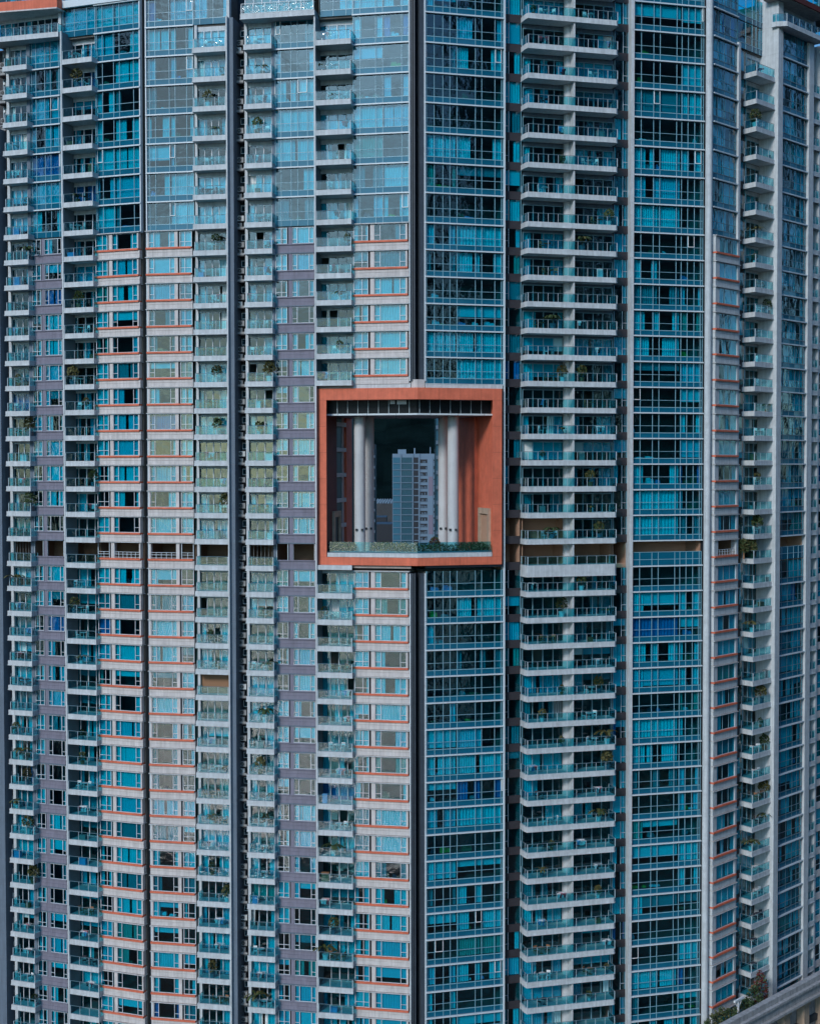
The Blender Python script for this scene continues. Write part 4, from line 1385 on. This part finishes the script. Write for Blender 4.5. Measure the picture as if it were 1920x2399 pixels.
# ================================================================== beyond the opening: far tower, hillside, low roofs
def far_tower(name, px0, px1, ytop, d, floors, fh, label, ang=0.0, seed=0):
    rr = random.Random(seed)
    X0, X1 = (px0 - 960) / F * d, (px1 - 960) / F * d
    zt = zline(ytop, d)
    W = X1 - X0
    root = bpy.data.objects.new(name, None)
    C.objects.link(root)
    root.location = (X0, d, 0)
    tag(root, label, 'apartment block')
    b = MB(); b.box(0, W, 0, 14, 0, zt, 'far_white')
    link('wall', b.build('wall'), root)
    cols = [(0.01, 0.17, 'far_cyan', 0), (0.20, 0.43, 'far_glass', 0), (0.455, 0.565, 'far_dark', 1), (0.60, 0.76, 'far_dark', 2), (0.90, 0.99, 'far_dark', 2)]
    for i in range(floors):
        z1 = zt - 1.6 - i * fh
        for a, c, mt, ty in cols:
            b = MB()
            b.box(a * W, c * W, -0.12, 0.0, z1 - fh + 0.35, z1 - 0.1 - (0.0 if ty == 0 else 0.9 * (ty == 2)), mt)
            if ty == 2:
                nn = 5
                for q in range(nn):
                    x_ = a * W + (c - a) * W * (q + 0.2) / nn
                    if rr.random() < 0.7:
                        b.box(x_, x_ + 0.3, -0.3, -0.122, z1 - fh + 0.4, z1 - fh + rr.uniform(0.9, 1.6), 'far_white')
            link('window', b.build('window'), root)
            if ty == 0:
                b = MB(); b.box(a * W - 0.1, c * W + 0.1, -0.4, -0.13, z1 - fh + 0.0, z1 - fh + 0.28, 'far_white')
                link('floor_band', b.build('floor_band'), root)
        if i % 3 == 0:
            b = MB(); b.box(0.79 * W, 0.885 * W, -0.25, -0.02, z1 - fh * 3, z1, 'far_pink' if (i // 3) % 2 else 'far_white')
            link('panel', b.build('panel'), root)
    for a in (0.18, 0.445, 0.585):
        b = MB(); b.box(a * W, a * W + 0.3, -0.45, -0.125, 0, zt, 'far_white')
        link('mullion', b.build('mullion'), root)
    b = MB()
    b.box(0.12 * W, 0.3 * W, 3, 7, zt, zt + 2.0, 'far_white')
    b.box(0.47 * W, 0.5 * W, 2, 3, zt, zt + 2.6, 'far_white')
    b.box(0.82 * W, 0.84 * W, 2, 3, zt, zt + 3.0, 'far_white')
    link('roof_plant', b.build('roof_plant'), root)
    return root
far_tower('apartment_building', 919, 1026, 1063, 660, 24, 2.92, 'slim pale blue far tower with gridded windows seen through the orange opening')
def strip_tower(px0, px1, ytop, d, label, mts, seed):
    rr = random.Random(seed)
    X0, X1 = (px0 - 960) / F * d, (px1 - 960) / F * d
    root = bpy.data.objects.new('apartment_building', None)
    C.objects.link(root)
    root.location = (X0, d, 0)
    tag(root, label, 'apartment block')
    zt = zline(ytop, d)
    b = MB(); b.box(0, X1 - X0, 0, 20, 0, zt, mts[0])
    link('wall', b.build('wall'), root)
    for i in range(26):
        z1 = zt - 1 - i * 3.1
        b = MB()
        b.box(0.1 * (X1 - X0), 0.8 * (X1 - X0), -0.3, 0, z1 - 2.2, z1 - 0.3, mts[1])
        b.box(0, X1 - X0, -0.8, -0.3, z1 - 3.0, z1 - 2.25, mts[2])
        link('window', b.build('window'), root)
strip_tower(1021, 1029, 960, 300, 'thin teal edge of a nearer tower beside the right columns', ('far_glass', 'far_cyan', 'far_white'), 1)
strip_tower(1073, 1084, 960, 320, 'dark tower edge between the right columns and orange wall', ('far_dark', 'far_glass', 'far_pink'), 2)
strip_tower(872, 878, 1040, 420, 'narrow dark tower edge right of the left columns', ('far_dark', 'far_glass', 'far_white'), 3)
# low buildings at the hill's foot
for i, (px0, px1, yt, d) in enumerate(((868, 925, 1180, 900), (860, 905, 1212, 760), (880, 935, 1228, 700), (950, 1030, 1225, 1000))):
    X0, X1 = (px0 - 960) / F * d, (px1 - 960) / F * d
    zt = max(4, zline(yt, d))
    root = bpy.data.objects.new('low_building', None)
    C.objects.link(root)
    root.location = (X0, d, 0)
    tag(root, ['long low block with rows of pale roof lights at the hill foot', 'dark low block behind the left columns', 'low dark block left of the far tower', 'low block hidden behind the far tower'][i], 'building')
    b = MB(); b.box(0, X1 - X0, 0, 120 if i == 0 else 30, 0, zt, 'roof_grey' if i == 0 else 'far_dark')
    link('wall', b.build('wall'), root)
    b = MB()
    for r_ in range(6):
        for q in range(9):
            b.box((X1 - X0) * (q + 0.2) / 9, (X1 - X0) * (q + 0.65) / 9, 8 + r_ * 18, 12 + r_ * 18, zt, zt + 0.9, 'far_white')
    if i == 0:
        link('roof_light', b.build('roof_light'), root, (0, 0, 0))
# hillside
rr = random.Random(4)
nx, ny = 70, 40
V, Fq = [], []
for j in range(ny + 1):
    for i in range(nx + 1):
        x = -900 + 1800 * i / nx
        y = 1150 + 1400 * j / ny
        t_ = j / ny
        z = 420 * (t_ ** 0.85) + 26 * math.sin(x * 0.011 + j) * t_ + 14 * math.sin(x * 0.031 + j * 1.7) * t_ + rr.uniform(-6, 6) * min(1, t_ * 6)
        V.append((x, y, max(0.3, z)))
for j in range(ny):
    for i in range(nx):
        q = j * (nx + 1) + i
        Fq.append((q, q + 1, q + nx + 2, q + nx + 1))
me = bpy.data.meshes.new('hillside')
me.from_pydata(V, [], Fq)
me.materials.append(MATS['hill_forest'])
me.update()
tag(link('hillside', me), 'dark wooded hillside behind the building', None, None, 'structure')
# ground and sea
b = MB(); b.box(-4000, 4000, -18, 5000, -1.0, 0.0, 'ground_concrete')
tag(link('ground', b.build('ground')), 'flat paved city ground', None, None, 'structure')
b = MB(); b.quad((-6000, -7000, -0.9), (6000, -7000, -0.9), (6000, -17, -0.9), (-6000, -17, -0.9), 'sea_water')
tag(link('sea', b.build('sea')), 'open harbour water in front of the block', None, None, 'structure')

# unseen city towers, added to darken the glass reflections and dim the right side
b = MB()
rs = random.Random(5)
def sky_tower(az, dist, w, dp, ht):
    a = R(az)
    cx, cy = 10 + math.sin(a) * dist, 170 - math.cos(a) * dist
    u_ = Vector((math.cos(a), math.sin(a)))
    n_ = Vector((math.sin(a), -math.cos(a)))
    def blk(x0, x1, y0, y1, z0, z1, mt):
        c = [Vector((cx, cy)) + u_ * x + n_ * y for x, y in ((x0, y0), (x0, y1), (x1, y1), (x1, y0))]
        b.prism([tuple(p) for p in reversed(c)], z0, z1, mt)
    blk(-w / 2, w / 2, 0, dp, 0, ht, 'skyline_glass')
    z = 12.0
    while z < ht - 4:
        blk(-w / 2 - 0.3, w / 2 + 0.3, -0.5, dp + 0.5, z, z + 1.5, 'skyline_grey')
        z += 6.4
    for q in range(5):
        x = -w / 2 + w * q / 4
        blk(x - 1.1, x + 1.1, -0.9, -0.51, 0, ht, 'skyline_grey')
    blk(-w / 4, w / 4, dp * 0.3, dp * 0.7, ht, ht + 9, 'skyline_grey')
az = 16
while az < 118:
    d_ = rs.uniform(300, 380)
    w_ = rs.uniform(38, 56)
    sky_tower(az, d_, w_, 30, rs.uniform(230, 330))
    az += math.degrees(w_ / d_) + rs.uniform(0.6, 2.2)
az = -50
while az > -100:
    d_ = rs.uniform(330, 420)
    w_ = rs.uniform(36, 50)
    sky_tower(az, d_, w_, 30, rs.uniform(210, 300))
    az -= math.degrees(w_ / d_) + rs.uniform(0.8, 2.5)
tag(link('added_skyline', b.build('added_skyline')), 'unseen dark towers added to darken the reflections in the glass', None, None, 'structure')

# ================================================================== podium
pod = bpy.data.objects.new('podium', None)
C.objects.link(pod)
pod.location = (0, D0, 0)
tag(pod, 'pale stone podium with moulded cornice curving under the towers', 'podium')
def ppart(name, b):
    return link(name, b.build(name), pod, (0, -D0, 0))
# cornice line in front of the right wing
yP = OFF6 - 4.5
def rightz(px, y):
    p = PL5.P + PL5.u * PL5.lx(px, yP) + PL5.n * yP
    return zline(y, p.y), p
zp1, p1 = rightz(1808, 2346)
zp2, p2 = rightz(1717, 2399)
ZP = (zp1 + zp2) / 2
ZPT = ZP - 1.1
segs = [PL5.lx(1560, yP), PL5.lx(2000, yP)]
def prow(b, x0, x1, y0, y1, z0, z1, mt):
    c = [PL5.P + PL5.u * x + PL5.n * y for x, y in ((x0, y0), (x1, y0), (x1, y1), (x0, y1))]
    b.prism([tuple(p) for p in c], z0, z1, mt)
xs_ = [segs[0] + (segs[1] - segs[0]) * i / 14 for i in range(15)]
for i, (a, c) in enumerate(zip(xs_, xs_[1:])):
    b = MB()
    prow(b, a + 0.01, c - 0.01, yP, yP + 0.8, ZP - 0.7, ZP, 'stone')
    prow(b, a + 0.01, c - 0.01, yP - 0.45, yP + 0.8, ZP - 1.0, ZP - 0.702, 'stone')
    prow(b, a + 0.01, c - 0.01, yP - 0.15, yP + 0.8, ZP - 2.1, ZP - 1.002, 'stone')
    prow(b, a + 0.01, c - 0.01, yP - 0.6, yP + 0.8, ZP - 2.4, ZP - 2.102, 'stone')
    ppart('cornice_block', b)
for i in range(9):
    a = segs[0] + (segs[1] - segs[0]) * (i + 0.5) / 9
    b = MB()
    prow(b, a, a + 1.3, yP + 0.1, yP + 1.2, 0, ZP - 3.2, 'stone_warm')
    prow(b, a - 0.15, a + 1.45, yP - 0.05, yP + 1.2, ZP - 3.198, ZP - 2.402, 'stone_warm')
    ppart('pilaster', b)
b = MB()
prow(b, segs[0], segs[1], yP + 1.3, yP + 1.8, 0, ZP - 2.402, 'stone')
ppart('wall', b)
b = MB()
prow(b, PL5.lx(1640, yP), segs[1], yP + 0.85, 0.5, ZP - 6.4, ZP - 5.6, 'roof_grey')
ppart('terrace_floor', b)
# main mass under the other wings
b = MB()
c = [PL1.P + PL1.u * L1(-80) + PL1.n * -0.2, PL3.P + PL3.n * -0.2, PL4.P + PL4.n * -0.2, PL4.P + PL4.u * L4(1648) + PL4.n * -0.2]
b.prism([(p.x, p.y) for p in c] + [(c[3].x, 200), (c[0].x, 200)], 0, Z_LOW + 0.4, 'stone')
ppart('base_mass', b)
# ledge at the bottom left corner
zl_ = zline(2388, 184)
b = MB()
q0, q1 = L1(-60, -5), L1(108, -1.5)
c = [PL1.P + PL1.u * x + PL1.n * y for x, y in ((L1(-80, -6), -6), (L1(22, -6), -6), (L1(118, -1.4), -1.4), (L1(118, 0), -0.1), (L1(-80), -0.1))]
b.prism([(p.x, p.y) for p in c], zl_ - 3, zl_ - 0.4, 'roof_grey')
c = [PL1.P + PL1.u * x + PL1.n * y for x, y in ((L1(-80, -6.3), -6.3), (L1(22, -6.3), -6.3), (L1(90, -3), -3), (L1(90, -2.7), -2.7), (L1(22, -6), -6), (L1(-80, -6), -6))]
b.prism([(p.x, p.y) for p in c], zl_ - 3, zl_, 'stone')
ppart('corner_ledge', b)
# ================================================================== things on the balconies
def parts_mesh(key, fn, name):
    k = ('thing',) + key
    if k not in CACHE:
        b = MB(); fn(b)
        CACHE[k] = b.build(name)
    return CACHE[k]

def new_thing(name, label, cat, group, base, pl, x, y, z, turn=0.0):
    w = pl.world(x, y, z)
    o = bpy.data.objects.new(name, base)
    C.objects.link(o)
    o.location = w
    o.rotation_euler = (0, 0, pl.ang + turn)
    tag(o, label, cat, group)
    return o

def make_chair(col, *a):
    o = new_thing('chair', *a)
    link('seat', parts_mesh(('seat', col), lambda b: b.box(-0.24, 0.24, -0.24, 0.24, 0.42, 0.47, col), 'seat'), o)
    link('backrest', parts_mesh(('back', col), lambda b: (b.box(-0.24, 0.24, 0.2, 0.25, 0.66, 0.98, col), b.box(-0.24, -0.18, 0.2, 0.25, 0.472, 0.658, col), b.box(0.18, 0.24, 0.2, 0.25, 0.472, 0.658, col)), 'backrest'), o)
    lm = parts_mesh(('leg', col), lambda b: b.box(-0.025, 0.025, -0.025, 0.025, 0, 0.418, col), 'leg')
    for p in ((-0.2, -0.2), (0.2, -0.2), (-0.2, 0.2), (0.2, 0.2)):
        link('leg', lm, o, (p[0], p[1], 0))
    return o

def make_table(col, *a):
    o = new_thing('table', *a)
    link('tabletop', parts_mesh(('top', col), lambda b: b.cyl(0, 0, 0.7, 0.74, 0.45, 0.45, col, 18), 'tabletop'), o)
    link('pedestal', parts_mesh(('ped', col), lambda b: (b.cyl(0, 0, 0.04, 0.698, 0.04, 0.04, col, 8), b.cyl(0, 0, 0, 0.038, 0.25, 0.22, col, 12)), 'pedestal'), o)
    return o

def make_plant(kind, leafs, pot, size, seed, *a):
    o = new_thing('potted_plant', *a)
    link('pot', parts_mesh(('pot', pot, size), lambda b: b.cyl(0, 0, 0, 0.32 * size, 0.15 * size, 0.21 * size, pot, 12), 'pot'), o)
    def fol(b):
        rr = random.Random(seed)
        if kind == 'palm':
            for q in range(16):
                an, ln = rr.uniform(0, 6.28), rr.uniform(0.5, 0.9) * size
                p0 = Vector((0, 0, 0.5 * size))
                for s_ in range(4):
                    t0, t1 = s_ / 4, (s_ + 1) / 4
                    f = lambda t: Vector((math.cos(an) * ln * t, math.sin(an) * ln * t, size * (0.5 + 1.1 * t - 1.0 * t * t)))
                    sd = Vector((-math.sin(an), math.cos(an), 0)) * 0.07 * size
                    b.quad(tuple(f(t0) - sd), tuple(f(t1) - sd * 0.8), tuple(f(t1) + sd * 0.8), tuple(f(t0) + sd), rr.choice(leafs))
        else:
            leaf_cloud(b, 0, 0, size * 0.72, 0.36 * size, 0.36 * size, 0.5 * size, 120, 0.11 * size, leafs, rr)
    link('foliage', parts_mesh(('fol', kind, tuple(leafs), size, seed), fol, 'foliage'), o)
    link('stem', parts_mesh(('stem', size), lambda b: b.cyl(0, 0, 0.3 * size, 0.7 * size, 0.03, 0.02, 'timber', 6), 'stem'), o)
    return o

def make_rack(cols, *a):
    o = new_thing('clothes_rack', *a)
    def fr(b):
        for s_ in (-0.5, 0.5):
            b.tube((s_, -0.3, 0), (s_, 0.3, 1.0), 0.015, 'post_metal', 5)
            b.tube((s_, 0.3, 0), (s_, -0.3, 1.0), 0.015, 'post_metal', 5)
        for y in (-0.3, -0.1, 0.1, 0.3):
            b.tube((-0.5, y, 1.0), (0.5, y, 1.0), 0.012, 'post_metal', 5)
    link('frame', parts_mesh(('rack',), fr, 'frame'), o)
    for i, c in enumerate(cols):
        w = 0.24 + 0.1 * ((i * 7) % 3)
        link('garment', parts_mesh(('garment', c, i), lambda b: (b.box(-w / 2, w / 2, -0.012, 0.012, -0.55 - 0.1 * (i % 3), 0.0, c), b.box(-w / 2 - 0.1, w / 2 + 0.1, -0.01, 0.01, -0.25, -0.01, c)), 'garment'), o, (-0.36 + 0.24 * i, -0.3 + 0.2 * (i % 3), 1.0))
    return o

def make_box(col, w, h_, *a):
    o = new_thing('storage_box', *a)
    link('body', parts_mesh(('sbody', col, w, h_), lambda b: b.box(-w / 2, w / 2, -0.22, 0.22, 0, h_, col), 'body'), o)
    link('lid', parts_mesh(('slid', col, w, h_), lambda b: b.box(-w / 2 - 0.02, w / 2 + 0.02, -0.24, 0.24, h_ + 0.001, h_ + 0.06, col), 'lid'), o)
    return o

def make_bicycle(*a):
    o = new_thing('bicycle', *a)
    def wheel(b):
        for j in range(16):
            w0, w1 = 2 * math.pi * j / 16, 2 * math.pi * (j + 1) / 16
            b.tube((0.33 * math.cos(w0), 0, 0.33 * math.sin(w0)), (0.33 * math.cos(w1), 0, 0.33 * math.sin(w1)), 0.025, 'cloth_dark', 5)
        for j in range(4):
            w0 = math.pi * j / 4
            b.tube((-0.31 * math.cos(w0), 0, -0.31 * math.sin(w0)), (0.31 * math.cos(w0), 0, 0.31 * math.sin(w0)), 0.004, 'post_metal', 4)
    for x in (-0.5, 0.5):
        link('wheel', parts_mesh(('wheel',), wheel, 'wheel'), o, (x, 0, 0.36))
    def fr(b):
        P_ = dict(r=(-0.5, 0, 0.36), bb=(-0.08, 0, 0.32), st=(-0.2, 0, 0.82), hd=(0.34, 0, 0.82), f=(0.5, 0, 0.36))
        for p, q in (('r', 'bb'), ('r', 'st'), ('bb', 'st'), ('bb', 'hd'), ('st', 'hd'), ('hd', 'f')):
            b.tube(P_[p], P_[q], 0.02, 'cloth_dark', 5)
        b.tube((0.34, 0, 0.82), (0.32, 0, 0.98), 0.018, 'cloth_dark', 5)
        b.tube((0.32, -0.25, 0.98), (0.32, 0.25, 0.98), 0.016, 'cloth_dark', 5)
    link('frame', parts_mesh(('bframe',), fr, 'frame'), o)
    link('saddle', parts_mesh(('saddle',), lambda b: b.box(-0.33, -0.1, -0.06, 0.06, 0.84, 0.9, 'cloth_dark'), 'saddle'), o)
    return o

WHERE = dict(b1='far left column', b3='column beside the left white fin', b6='column left of slate pillar', b8='column right of slate pillar',
             b10="column at opening's left edge", b14l='left twin column', b14r='right twin column', b17='column with pale side walls')
def row_of(c, k):
    if c.startswith('b14'): return k + 2
    if c == 'b10' and k > 12: return k + 1 - 7
    return k + 1
rq = random.Random(77)
N_TH = 0
for T, c, k, x0, x1, yf, z in CELLS:
    p = proj(T.pl.world(x0, yf, z))
    if not (0 < p[1] < 2390) or k == 19:
        continue
    at = 'on %s balcony from top, %s' % (ordinal(row_of(c, k)), WHERE[c])
    z += 0.003
    w = x1 - x0
    y0 = yf + 0.35
    r = rq.random()
    free = [x0 + w * f for f in (0.12, 0.38, 0.64, 0.9)]
    rq.shuffle(free)
    if r < 0.30:
        s_ = rq.choice((1.0, 1.3, 1.7, 2.0))
        kd = rq.choice(('palm', 'shrub', 'shrub'))
        lf = rq.choice((['foliage'], ['foliage', 'foliage_olive'], ['foliage_olive']))
        make_plant(kd, lf, rq.choice(('terracotta', 'plastic_white', 'slate_paint')), s_, rq.randint(1, 4), 'potted %s %s' % ('palm' if kd == 'palm' else 'bush', at), 'potted plant', 'potted plants on the balconies', None, T.pl, free[0], y0, z, rq.uniform(0, 6))
    if 0.18 < r < 0.52:
        col = rq.choice(('plastic_white', 'plastic_white', 'plastic_white', 'timber', 'cloth_dark'))
        nm = {'plastic_white': 'white', 'timber': 'wooden', 'cloth_dark': 'black'}[col]
        xt = x0 + w * rq.uniform(0.35, 0.65)
        if w > 2.0:
            make_table(col, '%s round table %s' % (nm, at), 'table', 'tables on the balconies', None, T.pl, xt, y0 + 0.1, z)
        make_chair(col, 'left %s chair %s' % (nm, at), 'chair', 'chairs on the balconies', None, T.pl, xt - 0.72, y0 + 0.05, z, rq.uniform(-0.6, 1.2) + 0.6)
        if rq.random() < 0.6:
            make_chair(col, 'right %s chair %s' % (nm, at), 'chair', 'chairs on the balconies', None, T.pl, xt + 0.72, y0 + 0.05, z, rq.uniform(-1.2, 0.6) - 0.6)
    elif 0.52 < r < 0.74:
        cols = [rq.choice(('plastic_white', 'plastic_white', 'plastic_white', 'cloth_red', 'cloth_dark', 'plastic_blue')) for _ in range(rq.randint(2, 4))]
        make_rack(cols, 'folding rack of washing %s' % at, 'clothes rack', 'clothes racks on the balconies', None, T.pl, free[1], y0 + 0.05, z, rq.uniform(-0.2, 0.2))
    elif 0.74 < r < 0.88:
        col = rq.choice(('plastic_white', 'timber', 'plastic_blue', 'unit_grey', 'terracotta'))
        nm = {'plastic_white': 'white', 'timber': 'brown', 'plastic_blue': 'blue', 'unit_grey': 'grey', 'terracotta': 'rust-red'}[col]
        make_box(col, rq.choice((0.6, 0.9)), rq.choice((0.5, 0.75, 1.0)), '%s storage box %s' % (nm, at), 'box', 'storage boxes on the balconies', None, T.pl, free[2], y0, z)
    if c == 'b8' and k in (6, 7):
        make_bicycle('black bicycle %s' % at, 'bicycle', 'bicycles on the balconies', None, T.pl, x1 - 0.5, yf + 0.25, z, 0.1)

# planted terrace in front of the right wing
zt_ = ZP - 6.2
rr = random.Random(21)
def shrub(name, label, x, y, z, r, ht, mts, n_, group, seed):
    b = MB()
    leaf_cloud(b, 0, 0, ht * 0.55, r, r, ht * 0.5, n_, 0.2, mts, random.Random(seed))
    o = bpy.data.objects.new(name, None)
    C.objects.link(o)
    o.location = PL5.world(x, y, z)
    tag(o, label, name.replace('_', ' '), group)
    link('foliage', b.build('foliage'), o)
    b = MB(); b.cyl(0, 0, 0, ht * 0.5, 0.12, 0.07, 'timber', 8)
    link('trunk', b.build('trunk'), o)
for i, (px, y, r, ht, mts, lb) in enumerate((
    (1664, -2.6, 1.2, 5.0, ['foliage'], 'dark shrub at the foot of the round white pier'),
    (1682, -2.8, 1.6, 5.6, ['foliage', 'foliage_olive'], 'tall dark shrub under the lowest orange sill'),
    (1702, -2.6, 1.6, 5.8, ['foliage', 'foliage_olive'], 'olive shrub left of the white pergola post'),
    (1722, -2.7, 1.5, 5.0, ['foliage'], 'dark shrub behind the white pergola post'),
    (1752, -2.5, 1.6, 5.4, ['foliage'], 'dark shrub under the lowest pale balcony'),
    (1774, -2.4, 1.4, 6.2, ['foliage', 'foliage'], 'dark shrub below the red flowering shrub'),
    (1788, -2.2, 1.0, 7.6, ['foliage_red', 'foliage_red', 'foliage'], 'red flowering shrub against the wide white pier'))):
    shrub('shrub', lb, PL5.lx(px, y), y, zt_, r, ht, mts, 420, 'shrubs on the terrace', 30 + i)
b = MB()
b.box(-0.1, 0.1, -0.1, 0.1, 0, 6.0, 'plastic_white')
pg = bpy.data.objects.new('pergola', None)
C.objects.link(pg)
pg.location = PL5.world(PL5.lx(1735, -2.9), -2.9, zt_)
pg.rotation_euler = (0, 0, PL5.ang)
tag(pg, 'white timber pergola post and beam among the terrace shrubs', 'pergola')
link('post', b.build('post'), pg)
b = MB(); b.box(-0.9, 1.3, -0.12, 0.12, 6.002, 6.25, 'plastic_white')
link('beam', b.build('beam'), pg)
b = MB(); b.tube((0, 0, 5.0), (0.8, 0, 6.0), 0.06, 'plastic_white', 6); b.tube((0, 0, 5.0), (-0.7, 0, 6.0), 0.06, 'plastic_white', 6)
link('brace', b.build('brace'), pg)
# clipped trees on the refuge storey
for i, (px, y, lb) in enumerate(((1742, -0.6, 'left clipped ball tree on the open refuge storey'), (1761, -0.9, 'right clipped ball tree on the open refuge storey'))):
    shrub('ball_tree', lb, PL5.lx(px, y), y, ZB(20) + 0.47, 0.62, 2.5, ['foliage_olive', 'foliage'], 260, 'clipped trees on the refuge storey', 60 + i)
